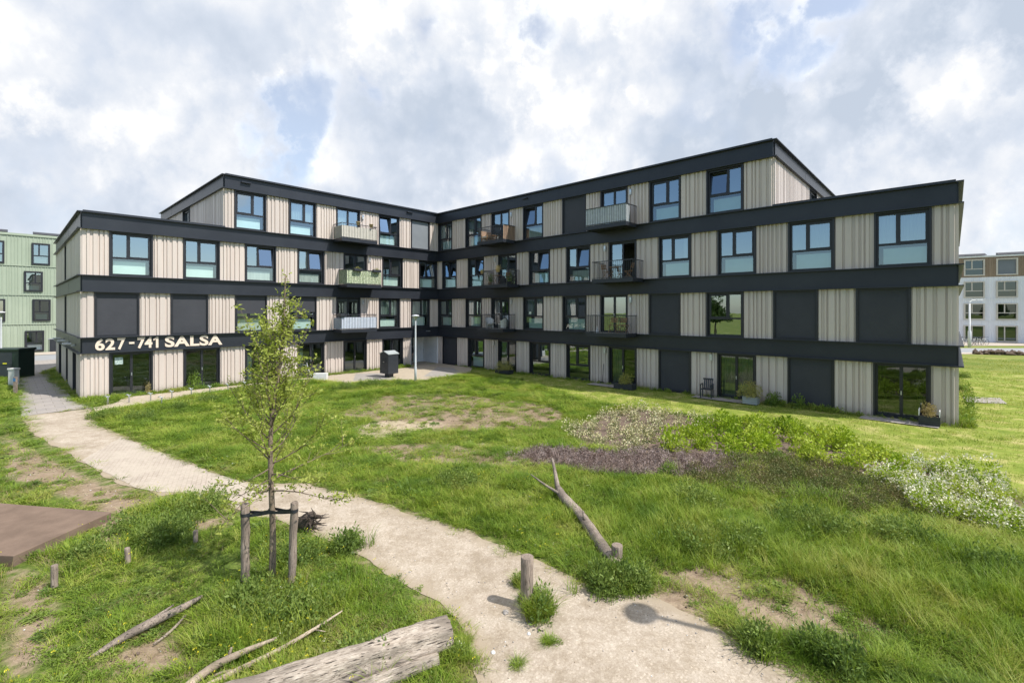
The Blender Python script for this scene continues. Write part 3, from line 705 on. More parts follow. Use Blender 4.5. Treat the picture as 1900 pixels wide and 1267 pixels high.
for side, P in (('L', PL), ('R', PR)):
    for st in (1, 2, 3, 4):
        z0, z1 = Z[st - 1]; mb = MB(); s = 0.0; wins = sorted(WIN[side][st])
        iv = [(a, a + 1.8) for a, _ in wins]
        if side == 'L' and st == 1: iv = [(.06, 2.72)] + iv
        for a, b in iv + [(LEN[side][st], None)]:
            if a > s + .02: mb = MB(); clad(mb, P, s, a, z0, z1, seed=st + (9 if side == 'L' else 0)); mb.build('wall_panel', 'clad', bld, norm=False)
            s = b
        for a, t in wins: window(P, a, z0, z1, t, side)
# end walls
def end_wall(P, segs, z0, z1, seed, length=16.5):
    mb = MB(); s = 0.
    for a, b in segs + [(length, None)]:
        if a > s + .02: mb = MB(); clad(mb, P, s, a, z0, z1, seed); mb.build('wall_panel', 'clad', bld, norm=False)
        s = b
end_wall(PLE, [(2.2, 4.2), (6.9, 8.2), (11.7, 13.9)], *Z[0], 31)
for k in (1, 2):
    end_wall(PLE, [(8.0, 9.2)], *Z[k], 31 + k); window(PLE, 8.0, *Z[k], 'X', 'R', 1.2)
for k in (0, 1, 2): end_wall(PRE, [(8.0, 9.2)] if k else [], *Z[k], 41 + k)
for k in (1, 2): window(PRE, 8.0, *Z[k], 'X', 'R', 1.2)
for P in (PL4, PR4): end_wall(P, [(7.4, 9.5)], *Z[3], 51); window(P, 7.4, *Z[3], 'X', 'R', 2.1)
def plain_door(P, s0, s1, z1, name='steel_door'):
    d = MB().quadbox(P, s0 + .06, s1 - .06, -.16, -.10, 0.02, z1 - .08).build(name, 'frame', bld)
    MB().quadbox(P, s0, s0 + .06, -.18, .05, 0, z1 - .004).quadbox(P, s1 - .06, s1, -.18, .05, 0, z1 - .004).quadbox(P, s0 + .06, s1 - .06, -.18, .047, z1 - .08, z1 - .004).build('door_frame', 'black', d)
    MB().quadbox(P, s0 + .16, s0 + .2, -.10, -.05, 1.0, 1.14).build('handle', 'alu', d)
plain_door(PLE, 2.2, 4.2, 2.28); plain_door(PLE, 11.7, 13.9, 2.28)
window(PLE, 6.9, 0, 2.28, 'X', 'R', 1.3)
bw = MB()
for (za, zb) in Z[:3]: flat_wall(bw, PBK, -16.5, 31.48, za, zb + .8); flat_wall(bw, PBL, -22.03, 16.5, za, zb + .8)
flat_wall(bw, PBK, -16.5, 25.2, 9.26, 12.3); flat_wall(bw, PBL, -15.79, 16.5, 9.26, 12.3)
bw.build('back_wall', 'clad', bld, norm=False)
# black bands: a channel with flanges
BANDS = [(2.28, 3.05), (5.34, 6.14), (8.45, 9.26), (11.6, 12.38)]
FL = .15
for bi, (z0, z1) in enumerate(BANDS):
    Lh, Rh = (22.03, 31.48) if bi < 3 else (15.79, 25.2)
    web, t = .055, .022
    def band(P, s0, s1, e0, e1, extra=0):
        m = MB()
        m.quadbox(P, s0, s1, -.12, web, z0, z1)
        m.quadbox(P, s0 + e0, s1 + e1, web + .001, web + FL, z0 - t, z0 + t); m.quadbox(P, s0 + e0, s1 + e1, web + .001, web + FL, z1 - t, z1 + t)
        s = s0 + 6.3
        while s < s1: m.quadbox(P, s, s + .006, web, web + .004, z0 + t, z1 - t); s += 6.3
        o = m.build('fascia', 'black', bld); return o
    band(PL, web + .001, Lh - .0, FL + .001, web + FL)
    band(PR, 0.0, Rh, 0.0, web + FL)
    band(PLE if bi < 3 else PL4, 0.12, 16.5, -.121, 0.)
    band(PRE if bi < 3 else PR4, 0.12, 16.5, -.121, 0.)
    # parapet cap set back on the roofs
    if bi in (2, 3):
        lo = 15.79 if bi == 2 else 0.
        m = MB()
        m.quadbox(PL, max(lo, .107), Lh - .02, -.25, web + .05, z1 + t + .001, z1 + .10)
        m.build('parapet_cap', 'black', bld)
        m = MB(); m.quadbox(PR, 25.2 if bi == 2 else -.25, Rh - .02, -.25, web + .05, z1 + t + .001, z1 + .10); m.build('parapet_cap', 'black', bld)
        for P in ((PLE, PRE) if bi == 2 else (PL4, PR4)):
            MB().quadbox(P, .27, 16.5, -.25, web + .05, z1 + t + .001, z1 + .10).build('parapet_cap', 'black', bld)
m = MB(); m.box(-16.4, -.13, -21.9, -15.8, 9.05, 9.15); m.box(25.2, 31.35, .13, 16.4, 9.05, 9.15); m.box(-16.4, -.13, -15.66, 16.4, 12.15, 12.25); m.box(-.12, 25.07, .13, 16.4, 12.15, 12.25)
m.build('roof', 'roof', bld)
# floors and room walls behind the glass
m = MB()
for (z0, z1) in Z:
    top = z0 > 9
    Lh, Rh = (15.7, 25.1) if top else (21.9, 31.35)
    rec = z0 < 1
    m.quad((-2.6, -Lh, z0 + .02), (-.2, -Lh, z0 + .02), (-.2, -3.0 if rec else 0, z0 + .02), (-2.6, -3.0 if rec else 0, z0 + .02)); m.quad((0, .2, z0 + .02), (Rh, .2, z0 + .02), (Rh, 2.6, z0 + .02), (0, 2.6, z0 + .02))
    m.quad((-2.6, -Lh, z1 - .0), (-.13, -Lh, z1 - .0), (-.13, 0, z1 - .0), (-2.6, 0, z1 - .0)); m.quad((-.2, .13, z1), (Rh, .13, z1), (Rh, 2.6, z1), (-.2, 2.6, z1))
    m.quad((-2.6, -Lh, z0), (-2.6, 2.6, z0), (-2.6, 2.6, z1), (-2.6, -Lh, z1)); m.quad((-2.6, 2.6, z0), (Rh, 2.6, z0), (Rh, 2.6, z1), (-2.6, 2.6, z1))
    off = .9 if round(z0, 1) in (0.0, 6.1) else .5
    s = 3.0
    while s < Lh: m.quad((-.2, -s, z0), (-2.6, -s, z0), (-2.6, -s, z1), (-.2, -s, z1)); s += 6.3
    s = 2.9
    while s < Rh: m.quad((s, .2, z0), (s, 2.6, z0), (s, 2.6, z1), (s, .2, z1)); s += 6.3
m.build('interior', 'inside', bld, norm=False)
# entrance recess at the inner corner
m = MB()
m.quadbox(PL, .0, .06, -2.0, .03, 0, 2.28); m.quadbox(PL, 2.66, 2.72, -2.0, -.02, 0, 2.28)
m.quadbox(PL, .06, 1.0, -2.06, -2.0, 0, 2.28); m.quadbox(PL, .06, 2.66, -2.0, -.13, 2.24, 2.275)
m.quadbox(PL, .06, .16, .0, .05, 0, 2.25)
ent = m.build('entrance_recess', 'white', bld)
d = MB().quadbox(PL, 1.0, 1.08, -2.05, -1.96, 0, 2.24).quadbox(PL, 1.6, 1.68, -2.05, -1.96, 0, 2.24).quadbox(PL, 2.58, 2.66, -2.05, -1.96, 0, 2.24).quadbox(PL, 1.08, 1.6, -2.05, -1.97, 2.1, 2.24).quadbox(PL, 1.08, 1.6, -2.05, -1.97, 0, .1).build('entrance_door', 'white_plastic', bld)
MB().quadbox(PL, 1.08, 2.58, -2.03, -2.01, .1, 2.1).build('pane', 'glass_dk', d)
MB().quadbox(PL, .9, 1.3, .058, .12, 2.68, 2.76).build('entrance_light', 'alu', bld)
for s, z in ((14.4, 12.08), (2.6, 12.08)): MB().quadbox(PL, s, s + .55, .057, .2, z, z + .07).build('vent', 'black', bld)
MB().quadbox(PR, 9.5, 9.95, .057, .2, 12.1, 12.17).build('vent', 'black', bld)
for i in range(3):
    s = 2.6 + i * 3.6
    MB().quadbox(PLE, s, s + .45, .21, .55, 2.62, 2.68).quadbox(PLE, s + .18, s + .26, .06, .21, 2.5, 2.62).quadbox(PLE, s + .18, s + .26, .21, .5, 2.58, 2.62).build('canopy_light', 'grey_paint', bld)
# wall lamps beside the doors
for P, lst in ((PL, [(6.86, 11.0), (6.32, 7.95), (6.86, 4.85)]), (PR, [(8.36, 11.05), (17.76, 11.05), (6.70, 7.95), (16.05, 7.95), (8.36, 4.85), (17.76, 4.85), (6.60, 1.85), (16.05, 1.85), (22.3, 1.85)])):
    for s, z in lst:
        w = MB().quadbox(P, s, s + .13, .045, .14, z, z + .30).build('wall_lamp', 'alu', bld)
        MB().quadbox(P, s + .02, s + .11, .141, .15, z + .03, z + .12).build('lamp_glass', 'white_plastic', w)
# lettering on the lowest band
def text_obj(txt, P, s_from, s_to, z0, z1, parent, bold=.02):
    cu = bpy.data.curves.new('lettering', 'FONT'); cu.body = txt; cu.size = 1; cu.extrude = .02; cu.offset = bold; cu.resolution_u = 6
    cu.space_character = 1.06
    tmp = bpy.data.objects.new('tmp', cu); C.objects.link(tmp); bpy.context.view_layer.update()
    me = bpy.data.meshes.new_from_object(tmp.evaluated_get(bpy.context.evaluated_depsgraph_get())); bpy.data.objects.remove(tmp)
    co = np.array([v.co[:] for v in me.vertices]); mn, mx = co.min(0), co.max(0)
    for v in me.vertices:
        u = (v.co.x - mn[0]) / (mx[0] - mn[0]); w = (v.co.y - mn[1]) / (mx[1] - mn[1]); n = .075 if v.co.z > 0 else .058
        v.co = P(s_from + (s_to - s_from) * u, n + .02, z0 + (z1 - z0) * w)
    me.materials.append(M['letter']); o = bpy.data.objects.new('lettering', me); C.objects.link(o); o.parent = parent; return o
text_obj('62', PL, 21.56, 20.79, 2.39, 2.99, bld, .032); text_obj('7', PL, 20.70, 20.37, 2.39, 2.99, bld, .032)
text_obj('-', PL, 20.23, 20.01, 2.66, 2.76, bld, .02)
text_obj('74', PL, 19.89, 19.25, 2.40, 2.99, bld, .04)
m = MB()
for n0 in (.078, .095): m.v += [PL(19.10, n0, 2.40), PL(18.99, n0, 2.40), PL(18.99, n0, 2.99), PL(19.06, n0, 2.99), PL(19.21, n0, 2.88), PL(19.21, n0, 2.79), PL(19.10, n0, 2.85)]
m.f = [tuple(range(7)), tuple(range(13, 6, -1))] + [(i, (i + 1) % 7, 7 + (i + 1) % 7, 7 + i) for i in range(7)]
m.build('lettering', 'letter', bld)
text_obj('SALSA', PL, 18.70, 15.94, 2.40, 2.98, bld, .035)
MB().quadbox(PL, 20.45, 20.78, -.098, -.096, 1.62, 1.98).build('window_notice', 'paper', bld)

# balconies
def balcony(P, s0, s1, zt, screen=None):
    D = 1.32; z0 = zt - .20
    m = MB(); m.quadbox(P, s0, s1, D - .05, D, z0, zt + .02); m.quadbox(P, s0, s0 + .05, .06, D - .05, z0, zt + .02); m.quadbox(P, s1 - .05, s1, .06, D - .05, z0, zt + .02)
    m.quadbox(P, s0 + .05, s1 - .05, .06, D - .05, z0 + .03, zt - .04)
    o = m.build('balcony', 'black', bld)
    MB().quadbox(P, s0 + .06, s1 - .06, .07, D - .06, zt - .038, zt - .01).build('floor_panel', 'conc', o)
    r = MB(); h = zt + 1.04
    r.quadbox(P, s0, s1, D - .045, D - .005, h - .04, h); r.quadbox(P, s0, s0 + .04, .09, D - .046, h - .04, h); r.quadbox(P, s1 - .04, s1, .09, D - .046, h - .04, h)
    r.quadbox(P, s0, s1, D - .04, D - .01, zt + .055, zt + .085)
    n = int((s1 - s0) / .115)
    for i in range(n + 1):
        s = s0 + .005 + (s1 - s0 - .025) * i / n; r.quadbox(P, s, s + .014, D - .032, D - .018, zt + .02, h - .04)
    n = 11
    for i in range(n):
        q = .10 + (D - .17) * i / n
        for sx in (s0 + .012, s1 - .026): r.quadbox(P, sx, sx + .014, q, q + .014, zt + .02, h - .04)
    r.build('railing', 'rail', o)
    if screen:
        mat, parts = screen; c = MB()
        for kind, a, b, zl, zh in parts:
            if kind == 'front': cloth(c, lambda s, n, z: P(s, D - .045 - n, z), s0 + a * (s1 - s0), s0 + b * (s1 - s0), zt + zl, zt + zh)
            if kind == 'lo': cloth(c, lambda s, n, z: P(s0 + .035 + n, s, z), .1 + a * (D - .16), .1 + b * (D - .16), zt + zl, zt + zh)
            if kind == 'hi': cloth(c, lambda s, n, z: P(s1 - .035 - n, s, z), .1 + a * (D - .16), .1 + b * (D - .16), zt + zl, zt + zh)
        c.build('privacy_screen', mat, o, norm=False)
    return o
def cloth(c, P, a, b, zl, zh):
    k = max(6, int((b - a) / .05)); p = [(a + (b - a) * i / k, .006 * math.sin(i * 1.9) + .008 * math.sin(i * .77)) for i in range(k + 1)]
    for (x, n), (y, q) in zip(p, p[1:]): c.quad(P(x, n, zl), P(y, q, zl), P(y, q * 1.5, zh), P(x, n * 1.5, zh))
ZT = {2: 3.09, 3: 6.18, 4: 9.30}
balcony(PL, 6.5, 9.17, ZT[4], ('sheet_beige', [('front', 0, 1, .04, .86), ('hi', 0, 1, .04, .86)]))
balcony(PL, 6.15, 8.8, ZT[3], ('leafprint', [('front', 0, 1, .04, 1.0), ('hi', 0, 1, .04, 1.0)]))
balcony(PL, 6.52, 9.18, ZT[2], ('sheet_blue', [('front', 0, 1, .04, .84), ('hi', 0, 1, .04, .8)]))
balcony(PR, 6.2, 8.8, ZT[4], ('bamboo', [('hi', 0, 1, .04, 1.0)]))
balcony(PR, 6.6, 9.2, ZT[3]); balcony(PR, 6.2, 8.8, ZT[2])
balcony(PR, 15.55, 18.22, ZT[4], ('sheet', [('front', 0, 1, .04, 1.0), ('hi', .6, 1, .04, .98)]))
balcony(PR, 16.0, 18.62, ZT[3]); balcony(PR, 15.55, 18.22, ZT[2])
MB().quadbox(PL, 8.95, 9.3, 1.0, 1.4, ZT[2] + .92, ZT[2] + 1.12).build('rail_box', 'dark_box', bld)

# ------------------------------------------------------------------ vegetation helpers
def nparr(l): return np.asarray(l, float)
def blades(seed, n, Rr, h0, h1, w, lean, seg=3, upright=.3):
    r = np.random.default_rng(seed); V_, F_ = [], []
    for i in range(n):
        a = r.uniform(0, 6.283); q = Rr * math.sqrt(r.uniform()); bx, by = q * math.cos(a), q * math.sin(a)
        d = r.uniform(0, 6.283) if r.uniform() < .5 else a; h = r.uniform(h0, h1); ln = lean * r.uniform(.2, 1) * h
        ww = w * r.uniform(.7, 1.3); px, py = -math.sin(d) * ww, math.cos(d) * ww
        o = len(V_)
        for k in range(seg + 1):
            t = k / seg; x = bx + math.cos(d) * ln * t * t; y = by + math.sin(d) * ln * t * t; z = h * t * (1 - .25 * lean * t)
            s = (1 - t * .92) * (.6 + .4 * min(1, 3 * t + .3))
            V_ += [(x - px * s, y - py * s, z - .01), (x + px * s, y + py * s, z - .01)]
        for k in range(seg): F_.append((o + 2 * k, o + 2 * k + 1, o + 2 * k + 3, o + 2 * k + 2))
    return nparr(V_), np.array(F_)
def leaf_quads(P_, D_, L_, W_, seed=0, droop=.0):
    """diamond leaves at points P_ pointing along D_"""
    r = np.random.default_rng(seed); n = len(P_)
    D_ = D_ / (np.linalg.norm(D_, axis=1, keepdims=True) + 1e-9)
    S = np.cross(D_, r.normal(size=(n, 3))); S /= (np.linalg.norm(S, axis=1, keepdims=True) + 1e-9)
    Nn = np.cross(D_, S)
    L_ = np.broadcast_to(L_, (n,))[:, None]; W_ = np.broadcast_to(W_, (n,))[:, None]
    a = P_; c = P_ + D_ * L_ - Nn * L_ * .15; m_ = P_ + D_ * L_ * .45
    b = m_ + S * W_ * .5 + Nn * W_ * .12; d = m_ - S * W_ * .5 + Nn * W_ * .12
    V_ = np.stack([a, b, c, d], 1).reshape(-1, 3); F_ = np.arange(4 * n).reshape(n, 4)
    return V_, F_
def leafball(seed, n, rx, ry, rz, size, up=.4, z0=0., clumps=7, hollow=.35):
    r = np.random.default_rng(seed)
    cc = r.normal(size=(clumps, 3)); cc /= np.linalg.norm(cc, axis=1, keepdims=True); cc[:, 2] = np.abs(cc[:, 2])
    cc *= r.uniform(.35, .8, (clumps, 1))
    k = r.integers(0, clumps, n); d = r.normal(size=(n, 3)); d /= np.linalg.norm(d, axis=1, keepdims=True)
    p = cc[k] + d * (r.uniform(hollow, 1, (n, 1)) ** .5) * .42
    p[:, 2] = np.abs(p[:, 2])
    P_ = p * np.array([rx, ry, rz]) + np.array([0, 0, z0])
    D_ = d + np.array([0, 0, up]) + r.normal(size=(n, 3)) * .4
    return P_, D_
def merge(*vf):
    V_, F_, o = [], [], 0
    for v, f in vf: V_.append(v); F_.append(f + o); o += len(v)
    return np.vstack(V_), np.vstack(F_)
def stems(seed, n, rx, h, w=.004):
    r = np.random.default_rng(seed); V_, F_ = [], []
    for i in range(n):
        a = r.uniform(0, 6.283); q = rx * r.uniform(.3, 1); p0 = np.array([.15 * q * math.cos(a), .15 * q * math.sin(a), 0]); p1 = np.array([q * math.cos(a), q * math.sin(a), h * r.uniform(.5, 1)])
        s = np.array([-math.sin(a), math.cos(a), 0]) * w; o = len(V_); V_ += [p0 - s, p0 + s, p1 + s * .4, p1 - s * .4]; F_.append((o, o + 1, o + 2, o + 3))
        s = np.array([math.cos(a), math.sin(a), 0]) * w; o = len(V_); V_ += [p0 - s, p0 + s, p1 + s * .4, p1 - s * .4]; F_.append((o, o + 1, o + 2, o + 3))
    return nparr(V_), np.array(F_)
protoN = [0]
def proto(name, vf, mat): return np_obj(name, vf[0], vf[1], mat, link=False)
def scatter(name, protos, pts, scl, idx, rot=None, label=None, kind='stuff', tilt=.12):
    """one mass object: its points carry instances of the given plants"""
    pts = np.asarray(pts, np.float32); n = len(pts)
    if n == 0: return
    col = bpy.data.collections.new(name + '_plants')
    for i, p in enumerate(protos): p.name = '%s_plant_%02d' % (name, i); col.objects.link(p)
    me = bpy.data.meshes.new(name); me.vertices.add(n); me.vertices.foreach_set('co', pts.ravel())
    r3 = np.stack([nr.normal(0, tilt, n), nr.normal(0, tilt, n), nr.uniform(0, 6.283, n)], 1).astype(np.float32)
    for nm, ty, prop, arr in (('idx', 'INT', 'value', np.asarray(idx, np.int32)), ('scl', 'FLOAT_VECTOR', 'vector', np.asarray(scl, np.float32).ravel()), ('rot', 'FLOAT_VECTOR', 'vector', r3.ravel())):
        a = me.attributes.new(nm, ty, 'POINT'); a.data.foreach_set(prop, arr)
    o = bpy.data.objects.new(name, me); C.objects.link(o)
    ng = bpy.data.node_groups.new(name + '_nodes', 'GeometryNodeTree')
    ng.interface.new_socket('Geometry', in_out='INPUT', socket_type='NodeSocketGeometry'); ng.interface.new_socket('Geometry', in_out='OUTPUT', socket_type='NodeSocketGeometry')
    N, L = ng.nodes, ng.links; gi = N.new('NodeGroupInput'); go = N.new('NodeGroupOutput')
    ci = N.new('GeometryNodeCollectionInfo'); ci.inputs['Collection'].default_value = col; ci.inputs['Separate Children'].default_value = True; ci.inputs['Reset Children'].default_value = True
    ip = N.new('GeometryNodeInstanceOnPoints'); ip.inputs['Pick Instance'].default_value = True
    def na(nm, ty):
        x = N.new('GeometryNodeInputNamedAttribute'); x.data_type = ty; x.inputs['Name'].default_value = nm; return x.outputs['Attribute']
    er = N.new('FunctionNodeEulerToRotation'); L.new(na('rot', 'FLOAT_VECTOR'), er.inputs[0])
    L.new(gi.outputs[0], ip.inputs['Points']); L.new(ci.outputs[0], ip.inputs['Instance']); L.new(na('idx', 'INT'), ip.inputs['Instance Index'])
    L.new(er.outputs[0], ip.inputs['Rotation']); L.new(na('scl', 'FLOAT_VECTOR'), ip.inputs['Scale']); L.new(ip.outputs[0], go.inputs[0])
    md = o.modifiers.new('plants', 'NODES'); md.node_group = ng
    o['kind'] = kind
    if label: o['label'] = label
    return o
def fbm(x, y, s, seed, oct=3):
    o = np.empty(len(x))
    for i in range(len(x)): o[i] = mnoise.fractal(Vector((x[i] * s, y[i] * s, seed)), .8, 2.1, oct)
    return o
def polar(n, r0, r1, pw, half=R(58)):
    """points round the camera side of the garden, thinning out with distance"""
    u = nr.uniform(0, 1, n); e = 2 - pw; r = (r0 ** e + u * (r1 ** e - r0 ** e)) ** (1 / e)
    a = nr.uniform(-half, half, n); return r * np.sin(a), r * np.cos(a), r
def outside(x, y, jag=.06, seed=5.):
    nn = fbm(x, y, 2.5, seed) * jag
    k = (sdist(x, y, PATH) < -.02 + nn * 1.6 + (nr.uniform(0, 1, len(x)) < .06) * .16) & (sdist(x, y, TILES) < 0) & (sdist(x, y, CLINK) < 0) & (sdist(x, y, PLATE) < 0)
    for P in BUILD: k &= sdist(x, y, P) < -.01
    for P in PADS: k &= sdist(x, y, P) < 0
    return k

# ---- grass and weeds
def build_grass():
    x, y, r = polar(88000, 3.2, 46, 1.45)
    k = outside(x, y); x, y, r = x[k], y[k], r[k]
    lawn, bare, sand, far = ground_masks(x, y)
    inbed = np.maximum(sdist(x, y, BEDA), sdist(x, y, PURP))
    n1 = fbm(x, y, .45, 1.); n2 = fbm(x, y, 1.4, 9.); n3 = fbm(x, y, .9, 17.); n4 = fbm(x, y, 3.4, 41.)
    U_ = nr.uniform(0, 1, len(x))
    pd = distpoly(x, y, PATH)
    # meadow height: tall on the near right and along the bank, shorter to the left
    right = sstep(x - (y * .12 - .6), -1.5, 1.)
    left = (sdist(x, y, np.vstack([Pl, [[-.55, 3.], [-.8, -4.], [-30., -14.], [-40, 30]]])) > 0)
    H = .50 + .22 * right + .5 * n1 + .3 * n2
    H = np.where(left, .40 + .5 * n1 + .3 * n2, H)
    H = H * (1 - .62 * bare) * (1 - .7 * sand) * np.where(pd < .35, .75, 1.)
    midm = (y > 15) & ~left & (lawn < .5); H = np.where(midm, H * .75, H)
    keep = (lawn < .5) & (inbed < -.02) & (U_ > bare * (.92 + 1.3 * n4 + .6 * n2) + 1.25 * sand * (1 + 1.1 * n4) + np.where(left, .22, .0) + np.where(left, np.clip(-n3, 0, 1) * 1.2, 0))
    H = np.where((inbed > -1.3), np.minimum(H, .55), H); H = np.clip(H, .22, 1.25)
    xs, ys, hs, rs = x[keep], y[keep], H[keep], r[keep]; m1, m2 = n1[keep], n3[keep]; lf = left[keep]; br = bare[keep]
    u = nr.uniform(0, 1, len(xs))
    sp = np.zeros(len(xs), int)                          # 0-3 long grass, 4-5 weed leaves, 6 dry, 7 broad dark
    sp[:] = nr.integers(0, 4, len(xs))
    weed = u < np.where(lf, .36, .20) + .6 * np.clip(m2, 0, 1)
    sp[weed] = nr.integers(4, 6, weed.sum())
    dry = nr.uniform(0, 1, len(xs)) < np.where(lf, .20, .05) + .40 * br - .15 * m1
    sp[dry] = 6
    dk = (nr.uniform(0, 1, len(xs)) < .05) & (m2 > .05); sp[dk] = 7
    w = 1 + np.maximum(0, rs - 9) / 16
    sc = np.stack([w, w, hs * nr.uniform(.75, 1.2, len(xs))], 1); wd = (sp == 4) | (sp == 5) | (sp == 7); sc[wd, 2] = np.clip(sc[wd, 2], .3, .8); sc[wd, :2] *= .8
    z = hgt(xs, ys)
    P = [proto('a', blades(1, 46, .17, .14, .36, .0052, .7), 'g_long'), proto('a', blades(2, 40, .16, .18, .42, .0055, .5), 'g_long'),
         proto('a', blades(3, 50, .18, .10, .30, .005, .9), 'g_long'), proto('a', blades(4, 36, .15, .2, .46, .006, .8), 'g_long')]
    for s in (5, 6):
        p, d = leafball(s, 110, .16, .16, .20, .05, .8, .01); P.append(proto('a', merge(leaf_quads(p, d, .055, .022, s), blades(s + 40, 14, .12, .1, .26, .004, .5)), 'g_weed'))
    P.append(proto('a', blades(7, 30, .17, .10, .34, .0035, .9), 'g_dry'))
    p, d = leafball(8, 90, .17, .17, .22, .08, .5, .02); P.append(proto('a', leaf_quads(p, d, .10, .045, 8), 'g_dark'))
    scatter('meadow_grass', P, np.stack([xs, ys, z], 1), sc, sp, label='long green meadow grass with weeds and dry stalks')
    # mown lawn
    x, y, r = polar(26000, 14, 60, 1.0, R(56)); k = outside(x, y) & (sdist(x, y, LAWN) > -.1) & (sdist(x, y, BEDA) < 0); x, y, r = x[k], y[k], r[k]
    n1 = fbm(x, y, .5, 4.)
    P = [proto('l', blades(21, 46, .26, .035, .085, .006, .9, 2), 'g_short'), proto('l', blades(22, 40, .26, .03, .07, .006, 1.1, 2), 'g_short'), proto('l', blades(23, 30, .25, .05, .12, .006, .8, 2), 'g_short')]
    w = 1 + np.maximum(0, r - 16) / 26
    kk = nr.uniform(0, 1, len(x)) < .8 + n1 * .8
    # longer fringe against the wall
    d = -sdist(x, y, BUILD[1]); hh = np.where(d < .35, 2.6, 1.)
    kk |= d < .35
    scatter('lawn_grass', P, np.stack([x, y, hgt(x, y)], 1)[kk], np.stack([w, w, hh * nr.uniform(.8, 1.3, len(x))], 1)[kk], nr.integers(0, 3, len(x))[kk], label='short mown lawn grass, yellowing in patches')
build_grass()

def clump_scatter():
    """leafy weed clumps standing in the grass"""
    spots = [(1290, 935, .55, 60), (1500, 975, .6, 90), (1540, 985, .5, 60), (1280, 1012, .6, 70), (1370, 1010, .6, 70), (1700, 1005, .6, 60), (1640, 1000, .5, 50), (860, 905, .45, 60), (840, 890, .4, 40), (640, 722, .7, 80), (690, 716, .8, 80),
             (745, 716, .6, 60), (925, 712, .6, 50), (955, 716, .5, 40), (315, 1000, .5, 70), (300, 985, .5, 50), (285, 1010, .4, 40), (545, 1040, .5, 60), (470, 1130, .6, 80), (560, 1150, .5, 60), (380, 940, .5, 60), (255, 778, .6, 60), (200, 775, .5, 50),
             (385, 745, .5, 50), (330, 760, .4, 30), (1450, 860, .4, 30), (1125, 1085, .3, 70), (1150, 1080, .25, 40), (965, 1085, .12, 26), (1000, 1140, .20, 50), (985, 1115, .14, 40), (1185, 1090, .3, 30), (1850, 1060, .5, 40), (680, 1240, .3, 60), (850, 1220, .15, 60), (860, 1190, .1, 20), (1020, 1190, .09, 14), (955, 1235, .1, 10), (640, 1020, .3, 40), (150, 1040, .4, 14), (235, 985, .4, 16), (1410, 1205, .25, 30), (1560, 1245, .3, 34), (1500, 1215, .2, 20), (600, 700, .6, 50), (1785, 700, .3, 40), (1783, 725, .25, 40), (1240, 560 + 320, .3, 20)]
    X, S, K = [], [], []
    for px, py, rad, n in spots:
        c = at(px, py); q = nr.normal(0, rad * .42, (n, 2)) + np.array(c[:2])
        ok = (sdist(q[:, 0], q[:, 1], CLINK) < 0) & (sdist(q[:, 0], q[:, 1], TILES) < 0)
        for b in q[ok]:
            X.append((b[0], b[1], float(hgt(b[0], b[1])))); h = nr.uniform(.55, 1.3) * (.6 if rad < .2 else 1.); S.append((h, h, h)); K.append(nr.integers(0, 4) if rad > .22 else (3 if nr.uniform() < .7 else nr.integers(0, 3)))
            if rad < .12: S[-1] = (h * .9, h * .9, h * .4)
    P = []
    for s in range(3):
        p, d = leafball(60 + s, 70, .16, .16, .30, .07, .6, .02); P.append(proto('w', merge(leaf_quads(p, d, .058, .024, s), blades(s + 200, 16, .15, .1, .3, .006, .8)), 'g_dark'))
    P.append(proto('w', blades(66, 40, .12, .16, .36, .006, .8), 'g_long'))
    scatter('tall_weeds', P, X, S, K, label='clumps of dark leafy weeds standing above the grass')
    # a few yellow and white meadow flowers
    x, y, r = polar(5200, 4, 16, 1.2); k = outside(x, y) & (sdist(x, y, BEDA) < 0); x, y, r = x[k], y[k], r[k]
    n = fbm(x, y, .8, 30.); k = (n > .12) & (x < 1); x, y = x[k], y[k]
    p, d = leafball(70, 5, .03, .03, .03, .01, 1., .25); P = [proto('f', leaf_quads(p, d, .014, .013, 1), 'fl_yellow')]
    p, d = leafball(71, 4, .04, .04, .03, .01, 1., .2); P.append(proto('f', leaf_quads(p, d, .013, .012, 1), 'fl_white'))
    scatter('meadow_flowers', P, np.stack([x, y, hgt(x, y)], 1), np.ones((len(x), 3)) * nr.uniform(.6, 1.2, (len(x), 1)), (nr.uniform(0, 1, len(x)) > .93).astype(int), label='tiny yellow and white meadow flowers')
clump_scatter()

